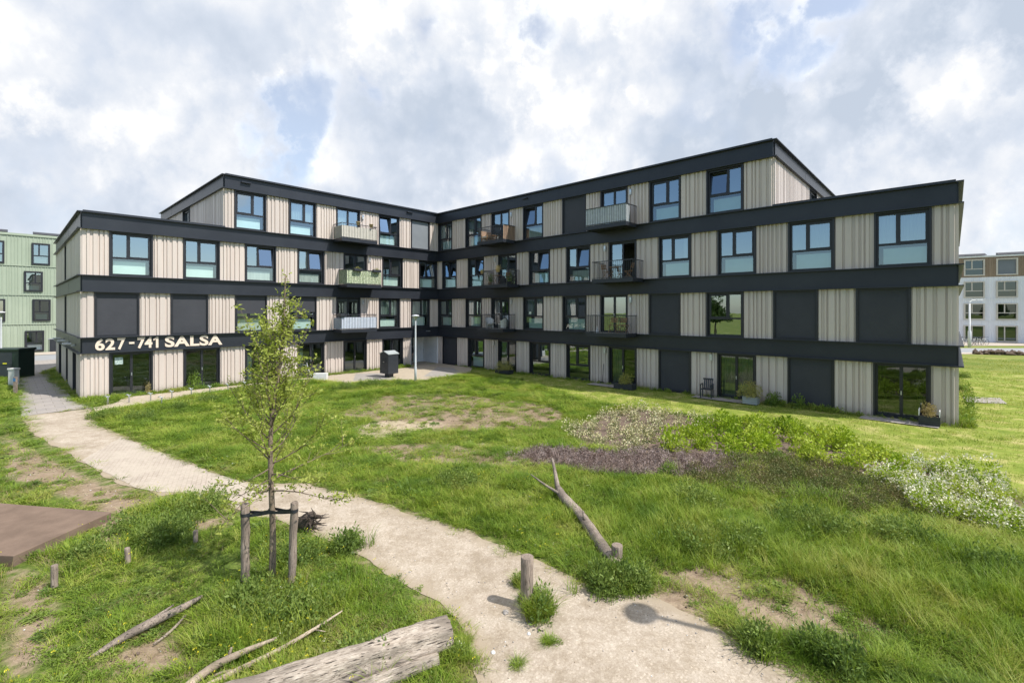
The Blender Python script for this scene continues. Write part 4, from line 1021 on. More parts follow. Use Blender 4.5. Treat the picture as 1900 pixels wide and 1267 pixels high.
def loose_gravel():
    def stone(seed, s, flat=.6):
        r_ = np.random.default_rng(seed); v = nparr([(1, 0, 0), (-1, 0, 0), (0, 1, 0), (0, -1, 0), (0, 0, 1), (0, 0, -1), (.7, .7, .2), (-.7, .6, .3), (.6, -.7, .3), (-.6, -.7, .2)])[:6]
        v = v * r_.uniform(.6, 1.2, (6, 1)) * s; v[:, 2] *= flat; v[:, 2] += s * .3
        return v, np.array([(0, 2, 4), (2, 1, 4), (1, 3, 4), (3, 0, 4), (2, 0, 5), (1, 2, 5), (3, 1, 5), (0, 3, 5)])
    x, y, r_ = polar(9000, 4, 17, 1.5); sd = sdist(x, y, PATH); k = (sd > .03) & (sdist(x, y, TILES) < 0) & (nr.uniform(0, 1, len(x)) < np.where(sd < .5, .9, .22)); x, y = x[k], y[k]
    s = nr.uniform(.4, 1.3, len(x)) ** 1.5
    scatter('loose_gravel', [proto('s', stone(1, .013), 'conc'), proto('s', stone(2, .011), 'conc_w'), proto('s', stone(3, .015), 'dirt')], np.stack([x, y, hgt(x, y) + .008], 1), np.stack([s, s, s], 1), nr.choice([0, 0, 0, 1, 2, 2], len(x)), label='loose small stones scattered over the gravel path')
    x, y, r_ = polar(16000, 4, 24, 1.2); b = np.zeros(len(x))
    for P in BARES + SANDS: b = np.maximum(b, sstep(sdist(x, y, P), -.2, .4))
    k = (b > nr.uniform(.2, 1, len(x))) & outside(x, y); x, y = x[k], y[k]; s = nr.uniform(.5, 1.6, len(x))
    scatter('earth_crumbs', [proto('s', stone(5, .020, .7), 'dirt'), proto('s', stone(6, .024, .7), 'soil'), proto('s', stone(7, .012), 'conc_w')], np.stack([x, y, hgt(x, y)], 1), np.stack([s, s, s], 1), nr.choice([0, 0, 1, 1, 2], len(x)), label='crumbs of earth and small stones on the bare patches')
loose_gravel()
def wall_foot():
    X, S, K = [], [], []
    def row(P, s0, s1, n0, n1, n, h):
        for i in range(n):
            s, q = nr.uniform(s0, s1), nr.uniform(n0, n1); l = P(s, q, 0); w = bl(l[0], l[1]); X.append((w.x, w.y, 0.01)); hh = h * nr.uniform(.5, 1.3); S.append((hh, hh, hh)); K.append(nr.integers(0, 3))
    row(PL, 2.9, 22.0, .1, .34, 420, .8); row(PL, 3., 5.5, .1, .8, 130, 1.1); row(PLE, 0, 1.9, .08, .3, 30, .6); row(PLE, 4.6, 6.8, .1, .5, 26, .5); row(PLE, 8.4, 11.4, .1, .5, 26, .6); row(PLE, 13.9, 16.5, .1, .9, 50, .9)
    row(PR, 4.4, 31.4, .12, .4, 420, .75); row(PR, 31.4, 31.9, -3, .1, 110, 1.5); row(PR, 2.6, 4.5, .1, .35, 20, .6); row(PR, 25.0, 27.8, .1, .5, 90, 1.2)
    P = [proto('v', blades(81, 30, .12, .12, .30, .006, .7), 'g_long'), proto('v', blades(82, 24, .12, .1, .25, .006, .8), 'g_short')]
    p, d = leafball(83, 50, .14, .14, .22, .06, .6, .02); P.append(proto('v', leaf_quads(p, d, .07, .03, 3), 'g_weed'))
    scatter('wall_foot_grass', P, X, S, K, label='ragged fringe of grass and weeds along the foot of the walls')
wall_foot()

# ---- planting beds
def poisson(P, dmin, n=4000, extra=None):
    x0, y0 = P.min(0); x1, y1 = P.max(0); out = []
    for i in range(n):
        p = np.array([rnd.uniform(x0, x1), rnd.uniform(y0, y1)])
        if not inpoly(p[0], p[1], P): continue
        if extra and not extra(p): continue
        if all(np.hypot(*(p - q)) > dmin for q in out): out.append(p)
    return out
def fine_mass(name, P, protos, dens, label, h=1.):
    x0, y0 = P.min(0); x1, y1 = P.max(0); n = int(dens * (x1 - x0) * (y1 - y0)); x = nr.uniform(x0, x1, n); y = nr.uniform(y0, y1, n)
    k = sdist(x, y, P) > -.05 + fbm(x, y, 2., 3.) * .25; x, y = x[k], y[k]
    s = nr.uniform(.7, 1.25, len(x)) * h
    scatter(name, protos, np.stack([x, y, hgt(x, y)], 1), np.stack([s, s, s], 1), nr.integers(0, len(protos), len(x)), label=label)
def purple(seed):
    r = np.random.default_rng(seed); a = blades(seed, 12, .09, .12, .24, .004, .5, 2)
    p, d = leafball(seed + 1, 34, .11, .11, .22, .03, .9, .03); return merge(a, leaf_quads(p, d, .045, .018, seed))
fine_mass('purple_groundcover', PURP, [proto('p', purple(s), 'g_purple') for s in (90, 91, 92)], 55, 'purple-brown ground cover in a long strip of the planting bed')
def coton(seed):
    p, d = leafball(seed, 130, .2, .2, .26, .03, .5, .02, 9); return merge(leaf_quads(p, d, .032, .018, seed), stems(seed, 8, .18, .26, .003))
fine_mass('low_hedge_cover', COTO, [proto('c', coton(s), 'g_coton') for s in (94, 95, 96)], 32, 'low olive and rust coloured creeping shrubs filling the near side of the planting bed', 1.15)

def shrub_kind(name, kinds, pos, label, cat, group, sizes):
    """kinds: list of (leaf mesh, leaf material, flower mesh or None, flower material)"""
    base = []
    for lv, lm, fl, fm in kinds:
        o = np_obj(name, lv[0], lv[1], lm); 
        if fl is not None: np_obj('blossom', fl[0], fl[1], fm, o)
        base.append(o)
    for i, p in enumerate(pos):
        k = i % len(base); o = base[k] if i < len(base) else copy_tree(base[k])
        s = rnd.uniform(*sizes); o.location = (p[0], p[1], float(hgt(p[0], p[1]))); o.rotation_euler = (0, 0, rnd.uniform(0, 6.28)); o.scale = (s, s, s * rnd.uniform(.85, 1.15))
        tag(o, label, cat, group)
def shr(seed, n, rx, rz, L_, W_, up=.5, cl=8): p, d = leafball(seed, n, rx, rx, rz, L_, up, .02, cl); return merge(leaf_quads(p, d, L_, W_, seed), stems(seed, 10, rx * .8, rz * .8, .003))
def flo(seed, n, rx, rz, L_, up=1.): p, d = leafball(seed, n, rx * 1.05, rx * 1.05, rz * 1.12, L_, up, .05, 8, .8); p[:, 2] += .02; return leaf_quads(p, d, L_, L_, seed + 5)
cream_poly = poly((1055, 803), (1110, 770), (1180, 760), (1290, 777), (1340, 793), (1290, 808), (1245, 838), (1150, 836), (1075, 822))
lime_poly = poly((1235, 842), (1295, 800), (1400, 787), (1530, 812), (1630, 848), (1670, 875), (1650, 892), (1590, 880), (1500, 862), (1440, 850), (1350, 848))
pc = poisson(cream_poly, .62); plm = poisson(lime_poly, .92)
shrub_kind('cream_flowered_shrub', [(shr(100 + s, 170, .28, .32, .05, .024), 'g_bedgreen', flo(100 + s, 100, .28, .36, .046), 'fl_cream') for s in range(3)], pc[:70],
           'low cream flowered shrub on the bare soil at the far tip of the bed', 'shrub', 'cream flowered shrubs in the planting bed', (.8, 1.25))
shrub_kind('lime_leaved_shrub', [(shr(110 + s, 620, .56, .66, .10, .062, .5, 11), 'g_lime', None, None) for s in range(3)], plm[:80],
           'bright lime green bushy shrub in the middle of the planting bed', 'shrub', 'lime green shrubs in the planting bed', (.75, 1.2))
wp = [(1625, 898), (1645, 892), (1660, 905), (1690, 878), (1705, 868), (1700, 895), (1695, 915), (1740, 880), (1755, 890), (1745, 905), (1725, 925), (1735, 940), (1765, 925), (1755, 945), (1795, 885), (1700, 940), (1715, 955), (1780, 908), (1795, 918), (1810, 930), (1800, 948), (1820, 960), (1790, 970), (1840, 905), (1855, 915), (1850, 932), (1862, 950), (1870, 968), (1885, 985), (1840, 980), (1900, 975), (1765, 965), (1700, 930), (1680, 900)]
shrub_kind('white_flowered_shrub', [(shr(120 + s, 420, .36, .56, .075, .042), 'g_lime', flo(120 + s, 230, .36, .60, .052), 'fl_white') for s in range(3)], [at(*p) for p in wp],
           'leafy shrub covered in white blossom on dark soil at the near end of the bed', 'shrub', 'white blossoming shrubs in the planting bed', (.62, .92))

# ---- the young tree with its stakes
def build_tree():
    b = at(503, 1082); t = empty('young_tree', b, 0, 'slender young tree in fresh yellow-green leaf tied between two wooden stakes', 'tree')
    r = random.Random(3); tops = 4.98
    def wig(z): return Vector((.02 * math.sin(z * 2.1) + .008 * z + (.22 * max(0, z - 2.6) ** 1. * .42), .02 * math.cos(z * 1.7), z))
    mb = MB(); zs = [-.1 + (tops + .1) * i / 26 for i in range(27)]
    mb.tube([wig(z) for z in zs], [.052 * (1 - .93 * max(0, z) / tops) ** .85 + .004 for z in zs], 10)
    mb.build('trunk', 'trunk', t, smooth=True)
    tw = MB(); LP, LD = [], []
    def leaves(p, n, spread=.05):
        for i in range(n):
            LP.append((p.x + r.gauss(0, spread), p.y + r.gauss(0, spread), p.z + r.gauss(0, spread))); LD.append((r.gauss(0, 1), r.gauss(0, 1), r.gauss(.35, .8)))
    def branch(p, d, L, rad, depth, curve):
        n = max(4, int(L / .11)); pts = [p.copy()]; rr = [rad]
        for i in range(n):
            d = (d + Vector((r.gauss(0, .10), r.gauss(0, .10), curve + r.gauss(0, .06)))).normalized(); p = p + d * (L / n); pts.append(p.copy()); rr.append(max(.0022, rad * (1 - (i + 1) / n)))
            f = (i + 1) / n
            if f > .18 or depth > 0:
                if r.random() < (.74 if p.z < 3.1 else .55): leaves(p, r.randint(3, 6), .03)
            if depth < 1 and f > .2 and r.random() < .75:
                dd = (d + Vector((r.gauss(0, .8), r.gauss(0, .8), r.gauss(.25, .5)))).normalized(); branch(p, dd, L * r.uniform(.16, .36), rad * .5, depth + 1, .05)
        leaves(p, 8, .035)
        tw.tube(pts, rr, 5)
    N_ = 44
    for i in range(N_):
        f = i / (N_ - 1); z = 1.50 + 2.5 * f ** 1.05; a = i * 2.399 + r.uniform(-.3, .3)
        el = R(6 + 62 * min(1, f * 1.35) + r.uniform(-9, 9)); L = (1.50 - .75 * f) * r.uniform(.55, 1.05)
        if i in (1, 4, 7): el = R(-28); L = .62
        if abs(math.cos(a)) > .7 and f < .4: L *= 1.12
        d = Vector((math.cos(a) * math.cos(el), math.sin(a) * math.cos(el), math.sin(el)))
        branch(wig(z), d, L, .015 * (1 - .5 * f), 0, -.01 if f < .12 else .10)
    for dx, L in ((-.34, 1.05), (-.20, 1.3), (.22, 1.0), (.36, .85)):
        branch(wig(2.5), Vector((dx, r.uniform(-.12, .12), .75)).normalized(), L, .012, 0, .25)
    for z in np.arange(3.3, tops + .05, .06): leaves(wig(min(z, tops)), 5, .045)
    tw.build('branches', 'twig', t, smooth=True)
    P_, D_ = nparr(LP), nparr(LD)
    v, f = leaf_quads(P_, D_, nr.uniform(.045, .078, len(P_)), nr.uniform(.022, .036, len(P_)), 3)
    np_obj('crown', v, f, 'g_tree', t)
    p = wig(.55); q = nr.normal(0, .02, (9, 3)) + np.array([p.x - .05, p.y - .03, p.z]); v, f = leaf_quads(q, nr.normal(0, 1, (9, 3)), .06, .03, 5); np_obj('leaf_shoot', v, f, 'g_tree', t)
    return b
tb = build_tree()
def stake(px, py, top, r0, lean, label, seed):
    b = at(px, py); r = random.Random(seed); L = top
    pts = [Vector((lean * k / 10 + r.gauss(0, .004), r.gauss(0, .004), -.15 + (L + .15) * k / 10)) for k in range(11)]
    pts.append(pts[-1] + Vector((0, 0, .012)))
    o = MB().tube(pts, [r0 * (1 + r.gauss(0, .03)) for _ in range(11)] + [r0 * .8], 14).build('tree_stake', 'post_wood', None, True, loc=b)
    return tag(o, label, 'stake', 'stakes holding the young tree'), b
s1, b1 = stake(455, 1083, 1.28, .066, .0, 'straight weathered stake with a split top, left of the young tree', 4)
s2, b2 = stake(540, 1092, 1.36, .058, .055, 'crooked weathered stake leaning outwards, right of the young tree', 5)
def strap_piece(p, q, w=.05):
    p, q = Vector(p), Vector(q); m = MB(); n = 8
    for sgn in (-1, 1):
        off = Vector((0, .055 * sgn, 0)); prev = None
        for i in range(n + 1):
            f = i / n; c = p.lerp(q, f) + off * (1 - .55 * math.sin(f * math.pi)) - Vector((0, 0, .02 * math.sin(f * math.pi)))
            cur = (c + Vector((0, 0, w / 2 + .012 * sgn * math.sin(f * 6))), c - Vector((0, 0, w / 2 - .01 * sgn)))
            if prev: m.quad(prev[0], cur[0], cur[1], prev[1])
            prev = cur
    return m
b1w, b2w, tw_ = Vector(b1), Vector(b2), Vector(tb)
def ring(c, r, w):
    m = MB(); n = 18
    for i in range(n):
        a, b_ = 6.2832 * i / n, 6.2832 * (i + 1) / n
        p, q = Vector((c[0] + r * math.cos(a), c[1] + r * math.sin(a), c[2])), Vector((c[0] + r * math.cos(b_), c[1] + r * math.sin(b_), c[2]))
        m.quad(p + Vector((0, 0, w)), q + Vector((0, 0, w)), q, p)
    return m
st = empty('tree_tie', (tw_.x, tw_.y, 1.0), 0, 'black rubber tie looped around the young trunk and both stakes', 'tie')
def joinmb(*ms):
    m = MB()
    for q in ms:
        o = len(m.v); m.v += [tuple(v) for v in q.v]; m.f += [tuple(i + o for i in f) for f in q.f]
    return m
def rel(m, o): m.v = [tuple(Vector(v) - Vector(o)) for v in m.v]; return m
so = Vector((tw_.x, tw_.y, 1.0))
pa = Vector((b1w.x + .02, b1w.y, 1.13)); pt = Vector((tw_.x + .01, tw_.y, 1.18)); pb = Vector((b2w.x + .05, b2w.y, 1.25))
rel(joinmb(strap_piece(pa, pt), ring((b1w.x, b1w.y, 1.10), .072, .05)), so).build('strap', 'strap', st, norm=False)
rel(joinmb(strap_piece(pt, pb), ring((b2w.x + .045, b2w.y, 1.22), .066, .05), ring((tw_.x + .01, tw_.y, 1.14), .05, .07)), so).build('strap', 'strap', st, norm=False)

# ---- posts and bollards
def post(px, py, h, r0, name, label, group, seed, lean=(0, 0), cat='post'):
    b = at(px, py); r = random.Random(seed); n = 9
    pts = [Vector((lean[0] * k / n, lean[1] * k / n, -.12 + (h + .12) * k / n)) for k in range(n + 1)]; rad = [r0 * (1 + r.gauss(0, .018)) for _ in pts]
    pts.append(pts[-1] + Vector((0, 0, .008))); rad.append(r0 * .90)
    o = MB().tube(pts, rad, 18).build(name, 'post_wood', None, False, loc=b)
    me = o.data; me.polygons.foreach_set('use_smooth', [len(p.vertices) == 4 for p in me.polygons])
    return tag(o, label, cat, group)
post(977, 1128, .76, .094, 'bollard', 'thick round wooden bollard standing in the gravel path among weeds', 'thick wooden bollards', 1, (.01, 0), 'bollard')
post(1144, 1050, .36, .094, 'bollard', 'short thick wooden bollard at the foot of the fallen branch', 'thick wooden bollards', 2, (.01, 0), 'bollard')
post(101, 1092, .37, .045, 'low_post', 'low square-cut post nearest the brown deck corner, leftmost of three', 'low wooden marker posts', 3)
post(239, 1050, .31, .04, 'low_post', 'low post leaning slightly, middle of three in the grass', 'low wooden marker posts', 4, (-.03, 0))
post(363, 1010, .26, .04, 'low_post', 'lowest post beside the dark weed clump, nearest the tree stakes', 'low wooden marker posts', 5)

# ---- fallen wood
def logmesh(pts, rads, seed, n=28, rough=.12, freq=2.2, knots=()):
    pts = [Vector(p) for p in pts]; m = MB(); up = None; P2, R2 = [], []
    for i in range(len(pts) - 1):
        L = (pts[i + 1] - pts[i]).length; k = max(2, int(L / (.05 if rads[0] > .1 else .09)))
        for j in range(k): f = j / k; P2.append(pts[i].lerp(pts[i + 1], f)); R2.append(rads[i] * (1 - f) + rads[i + 1] * f)
    P2.append(pts[-1]); R2.append(rads[-1])
    for _ in range(3): P2 = [P2[0]] + [(P2[i - 1] + P2[i] * 2 + P2[i + 1]) / 4 for i in range(1, len(P2) - 1)] + [P2[-1]]
    for i, p in enumerate(P2):
        t = (P2[min(i + 1, len(P2) - 1)] - P2[max(0, i - 1)]).normalized()
        if up is None: up = t.orthogonal().normalized()
        up = (up - t * up.dot(t)).normalized(); w = t.cross(up)
        for k in range(n):
            a = 6.28318 * k / n; d = up * math.cos(a) + w * math.sin(a)
            q = Vector((math.cos(a) * 2.6, math.sin(a) * 2.6, i * .05 * freq * .35 + seed))
            rr = R2[i] * (1 + rough * mnoise.fractal(q, .7, 2.1, 5) * 2)
            for ki, ka, kr, kh in knots:
                dd = ((i - ki) * .05) ** 2 + (R2[i] * (((a - ka + math.pi) % 6.28318) - math.pi)) ** 2
                rr += kh * math.exp(-dd / kr ** 2) - .5 * kh * math.exp(-dd / (kr * .35) ** 2)
            m.v.append(tuple(p + d * rr))
    for i in range(len(P2) - 1):
        for k in range(n):
            a, b = i * n + k, i * n + (k + 1) % n; m.f.append((a, b, b + n, a + n))
    for base, c in ((0, P2[0]), ((len(P2) - 1) * n, P2[-1])):
        m.v.append(tuple(c)); ci = len(m.v) - 1
        for k in range(n): m.f.append((base + k, base + (k + 1) % n, ci))
    return m
def along(p, q, r): a = (q - p); return a
def log_thing(name, p, q, rads, mat, label, cat, seed, rough=.12, knots=(), mid=None, group=None, n=28):
    p, q = Vector(p), Vector(q); ang = math.atan2(q.y - p.y, q.x - p.x); Rm = Matrix.Rotation(-ang, 3, 'Z')
    pts = [p] + [Vector(x) for x in (mid or [])] + [q]
    o = logmesh([Rm @ (x - p) for x in pts], rads, seed, n, rough, 2.2, knots).build(name, mat, None, True, loc=p, rotz=ang)
    return tag(o, label, cat, group)
def px3(px, py, z): v = at(px, py, z); v.z += z; return v
a_ = px3(430, 1310, .19); b_ = px3(834, 1174, .19)
log_thing('fallen_log', a_ + Vector((-1.2, -.42, 0)), b_, [.21, .21, .20, .165], 'log_wood', 'thick bleached log with a dark knot lying at the edge of the gravel path', 'log', 3, .15, knots=((58, 4.4, .12, .075), (30, 3.8, .1, .03)), mid=[a_, a_.lerp(b_, .55)])
a_ = px3(690, 1268, .08); b_ = px3(812, 1222, .08)
log_thing('fallen_log', a_ + Vector((-.8, -.5, 0)), b_, [.09, .10, .075], 'log_wood', 'thin bleached log lying in the grass in front of the thick one', 'log', 9, .2, mid=[a_])
def px3(px, py, z): v = at(px, py, z); v.z += z; return v
def branch_thing(name, pts, rads, mat, label, seed, subs=(), group=None):
    pts = [px3(*p) for p in pts]; o0 = Vector((pts[0].x, pts[0].y, 0))
    o = logmesh([p - o0 for p in pts], rads, seed, 10, .14).build(name, mat, None, True, loc=o0)
    for sp, sr in subs: logmesh([px3(*p) - o0 for p in sp], sr, seed + 1, 8, .14).build('side_branch', mat, o, True)
    return tag(o, label, 'branch', group)
branch_thing('dead_branch', [(335, 1285, .05), (385, 1240, .10), (455, 1207, .14), (513, 1183, .16)], [.05, .043, .036, .016], 'branch_wood', 'smooth pale forked branch lying at the bottom edge, left of the log', 11, [([(425, 1215, .12), (430, 1200, .2)], [.022, .012])], 'fallen branches in the grass')
branch_thing('dead_branch', [(350, 1290, .03), (430, 1248, .06), (520, 1205, .10), (590, 1163, .15), (635, 1133, .2)], [.034, .032, .026, .02, .010], 'branch_wood', 'long thin straight pale branch between the forked branch and the log', 17, [([(440, 1244, .06), (410, 1243, .08), (395, 1255, .05)], [.02, .018, .01]), ([(585, 1168, .14), (604, 1171, .13)], [.01, .005])], 'fallen branches in the grass')
branch_thing('dead_branch', [(165, 1222, .03), (215, 1190, .07), (275, 1158, .10), (340, 1127, .12), (375, 1106, .12)], [.018, .045, .06, .05, .02], 'grey_branch', 'splintered grey branch lying alone in the grass left of the tree', 23, [([(285, 1195, .04), (318, 1172, .05), (345, 1140, .07)], [.012, .018, .015]), ([(215, 1193, .05), (280, 1150, .13), (322, 1122, .18)], [.01, .025, .012])], 'fallen branches in the grass')
branch_thing('fallen_branch', [(1143, 1046, .10), (1110, 1000, .13), (1078, 955, .15), (1045, 922, .18), (1036, 905, .2)], [.105, .10, .095, .10, .07], 'grey_branch', 'forked dead branch with peeling bark leaning up beside the short bollard', 29,
             [([(1036, 908, .2), (1031, 880, .42), (1025, 851, .62)], [.062, .045, .034]), ([(1042, 918, .2), (1012, 900, .28), (985, 880, .36)], [.035, .028, .014]), ([(1086, 965, .2), (1082, 948, .32)], [.04, .02])])
for (p, q, lb) in (((826, 1133, .02), (850, 1146, .02), 'short pale stick on the gravel at the end of the log'), ((560, 1210, .02), (648, 1213, .03), 'thin grey twig lying in the grass above the log')):
    branch_thing('stick', [p, q], [.012, .008], 'branch_wood', lb, 31)
# root stump behind the right stake
c = at(570, 985); t = empty('root_stump', c, 0, 'dark upturned root stump with broken roots behind the right stake', 'stump')
logmesh([Vector((-.18, 0, .10)), Vector((0, .02, .22)), Vector((.12, .03, .33))], [.10, .13, .07], 5, 14, .3).build('stump', 'root', t, True)
r = random.Random(8); m = MB()
for i in range(22):
    a = r.uniform(0, 6.28); p = Vector((r.uniform(-.05, .15), 0, r.uniform(.08, .3))); pts = [p]; d = Vector((math.cos(a), math.sin(a) * .7, r.uniform(-.4, .6)))
    for k in range(4): d = (d + Vector((r.gauss(0, .4), r.gauss(0, .4), r.gauss(0, .3)))).normalized(); p = p + d * .08; pts.append(p)
    m.tube(pts, [.026, .02, .014, .009, .004], 6)
m.build('roots', 'root', t, True)
# stones on the path
r = random.Random(5)
for i, (px, py, s) in enumerate(((915, 1212, .03), (938, 1138, .045), (981, 1177, .028), (760, 1062, .02), (1330, 1132, .02), (1300, 1150, .022), (1240, 1160, .018), (700, 985, .018), (955, 990, .02), (808, 957, .02), (433, 861, .04), (860, 880, .02))):
    b = at(px, py); bm = bmesh.new(); bmesh.ops.create_icosphere(bm, subdivisions=2, radius=s)
    for v in bm.verts: v.co *= 1 + .35 * mnoise.noise(v.co * 30 + Vector((i, 0, 0))); v.co.z *= .6
    me = bpy.data.meshes.new('pebble'); bm.to_mesh(me); bm.free(); me.materials.append(M['conc_w'] if i in (0, 2, 10) else M['conc'])
    o = bpy.data.objects.new('pebble', me); C.objects.link(o); o.location = b + Vector((0, 0, s * .5)); tag(o, ('small pale stone lying loose on the ground' if i not in (0, 2, 10) else {0: 'whitest small stone on the gravel, left of the bollard weeds', 2: 'small white stone on the gravel just below the bollard', 10: 'pale stone in the centre lawn beyond the path'}[i]), 'stone', 'loose pale stones')

# brown deck plate at the left edge
P = PLATE; m = MB(); n = len(P); zt = .34
cxy = P.mean(0); zt = .18
m.v = [(p[0] - cxy[0], p[1] - cxy[1], zt) for p in P] + [(p[0] - cxy[0], p[1] - cxy[1], -.05) for p in P]
m.f = [tuple(range(n)), tuple(range(2 * n - 1, n - 1, -1))] + [(i, (i + 1) % n, n + (i + 1) % n, n + i) for i in range(n)]
tag(m.build('brown_deck', 'corten', None, loc=(cxy[0], cxy[1], 0), bevel=.012), 'flat rust-brown deck slab lying on the grass at the left edge', 'deck')

# ------------------------------------------------------------------ street furniture
def lamp_post(b, h, label, group='street lamps'):
    t = empty('street_lamp', b, 0, label, 'street lamp', group)
    MB().lathe([(.075, -.1), (.075, .9), (.058, .95), (.045, h - .35), (.04, h - .12)], 14).build('pole', 'grey_paint', t, True)
    MB().lathe([(.03, h - .32), (.045, h - .30), (.05, h - .2), (.11, h - .12), (.215, h - .02), (.225, h)], 20).build('lamp_bowl', 'galv', t, True)
    MB().lathe([(.235, h), (.24, h + .02), (.20, h + .05), (.06, h + .085), (.01, h + .09)], 20).build('lamp_cap', 'grey_paint', t, True)
    return t
b = at(771, 708); lamp_post(b, 4.05, 'slim pale lamp post with a saucer head in front of the entrance')
b = at(2, 700); lamp_post(b, 3.9 + .35, 'pale lamp post cut by the left picture edge beside the green cabinet')
# the lamp whose shadow falls on the path (it stands just outside the view, on the right)
sh = at(1187, 1138); Lh = 6.0; dd = (Lh / math.tan(R(SUN_EL)))
lamp_post((sh.x + SUN_H.x * dd, sh.y + SUN_H.y * dd, 0), Lh, 'tall lamp post whose round head casts its shadow on the gravel path')
# far lamp with curved arm
b = at(1799, 644.5); t = empty('street_lamp', b, 0, 'far thin white lamp post with a curved arm before the white block', 'street lamp', 'street lamps')
MB().lathe([(.16, 0), (.16, 1.9), (.10, 2.), (.08, 5.2)], 10).build('pole', 'white', t, True)
MB().tube([(0, 0, 5.1), (.03, 0, 5.4), (.3, 0, 5.62), (1.0, 0, 5.68)], .05, 8).box(.8, 1.5, -.1, .1, 5.62, 5.74).build('lamp_arm', 'white', t)

# underground-waste column with pitched grey lid
b = at(722, 700); t = empty('waste_container', b, -A + R(4), 'dark grey waste column with a pitched pale lid on the brick forecourt', 'waste container')
m = MB(); w = .46
m.v = [(-w, -.4, .28), (w, -.4, .28), (w, .4, .28), (-w, .4, .28), (-w, -.4, 1.55), (w, -.4, 1.55), (w, .4, 1.55), (-w, .4, 1.55), (0, -.4, 1.72), (0, .4, 1.72)]
m.f = [(0, 1, 2, 3), (0, 4, 8, 5, 1), (3, 2, 6, 9, 7), (0, 3, 7, 4), (1, 5, 6, 2), (4, 7, 9, 8), (8, 9, 6, 5)]
m.build('body', 'dark_box', t, bevel=.02)
m = MB()
for sgn in (-1, 1):
    m.v += [(0, -.43, 1.725), (sgn * .50, -.43, 1.54), (sgn * .50, .43, 1.54), (0, .43, 1.725), (0, -.43, 1.765), (sgn * .50, -.43, 1.58), (sgn * .50, .43, 1.58), (0, .43, 1.765)]
    o = len(m.v) - 8; m.f += [tuple(o + i for i in q) for q in ((0, 1, 2, 3), (4, 5, 6, 7), (0, 1, 5, 4), (1, 2, 6, 5), (2, 3, 7, 6))]
m.build('lid', 'grey_lid', t)
MB().box(-.22, .22, -.18, .18, 0, .28).build('foot', 'dark_box', t)
MB().box(-.2, .2, -.425, -.402, 1.0, 1.3).build('hatch', 'black', t); MB().box(-.06, .06, -.45, -.426, 1.03, 1.06).build('handle', 'alu', t)

# electrical cabinet, white service box and marker post
b0 = at(33, 702); t = empty('electrical_cabinet', (b0.x - 1.35, b0.y + .55, 0), R(3), 'large dark green electrical cabinet with a yellow sticker at the left edge', 'electrical cabinet')
MB().box(-1.3, 1.3, -.55, .55, 0, 1.78).build('body', 'green_metal', t, bevel=.01)
MB().box(-1.38, 1.38, -.62, .62, 1.78, 1.93).build('roof', 'green_metal', t, bevel=.03)
for x0 in (-1.22, -.14):
    d = MB().box(x0, x0 + 1.04, -.575, -.552, .12, 1.66).build('door', 'cab_front', t); MB().box(x0 + .02, x0 + 1.02, -.59, -.576, .88, .92).build('rail', 'green_metal', d); MB().box(x0 + .5, x0 + .74, -.592, -.5775, .93, 1.0).build('sticker', 'yellow', d)
b = at(25.5, 715); t = empty('service_box', b, R(-4), 'cream service box standing in the grass before the green cabinet', 'service box')
MB().box(-.20, .20, -.14, .14, 0, .92).build('body', 'white_plastic', t, bevel=.015); MB().box(-.23, .23, -.17, .17, .92, 1.02).build('lid', 'white_plastic', t, bevel=.02)
b = at(28.5, 731); t = empty('marker_post', b, 0, 'thin brown marker post with a small blue plate before the cream box', 'marker post')
MB().box(-.07, .07, -.05, .05, -.05, .90).build('post', 'post_wood', t); MB().box(-.06, .06, -.062, -.052, .68, .84).build('plate', 'blue', t)
b = at(99.5, 652.5); t = empty('utility_box', (b.x, b.y, 0), -A + R(60), 'dark block with grey machinery on top at the street in front of the green building', 'utility box')
MB().box(-.75, .75, -.5, .5, 0, 1.35).build('body', 'dark_box', t, bevel=.03)
m = MB(); m.box(-.78, .78, -.52, .52, 1.35, 1.45); m.tube([(-.6, 0, 1.5), (-.2, 0, 1.78), (.2, 0, 1.55), (.6, 0, 1.75)], .09, 8); m.tube([(-.3, .1, 1.45), (0, .1, 1.85)], .07, 8)
m.build('pipework', 'galv', t)

# tulip bike stands along the brick path
bs = [(200, 751), (239.5, 748), (279.5, 744.5), (319, 740), (355, 735), (389.5, 730), (423, 726), (454, 722), (300, 752)]
proto_b = None
for i, (px, py) in enumerate(bs):
    b = at(px, py)
    if proto_b is None:
        t = empty('bike_stand'); m = MB()
        for dy in (-.06, .06): m.tube([(0, dy, -.1), (0, dy, .42), (.0, dy * 1.1, .46), (.10, dy * 1.1, .56), (.16, dy * 1.1, .50)], .017, 6); m.tube([(0, dy, .42), (-.08, dy, .52)], .015, 6)
        m.tube([(.16, -.066, .50), (.16, .066, .50)], .014, 6); m.build('stand', 'galv', t, True); proto_b = t
    else: t = copy_tree(proto_b)
    t.location = b; t.rotation_euler[2] = R(200)
    t.scale = (.8, .8, .78)
    tag(t, ['first', 'second', 'third', 'fourth', 'fifth', 'sixth', 'seventh', 'eighth'][i] + ' small steel bicycle stand from the left end of the row by the brick path' if i < 8 else 'lone bicycle stand sunk deeper in the grass in front of the row', 'bike stand', 'bike stands along the brick path')
b = at(595, 705); o = MB().box(-.42, .42, -.16, .16, -.05, .44).build('concrete_block', 'conc_w', None, loc=b, rotz=R(4), bevel=.02); tag(o, 'white concrete block at the end of the bike stands', 'concrete block')

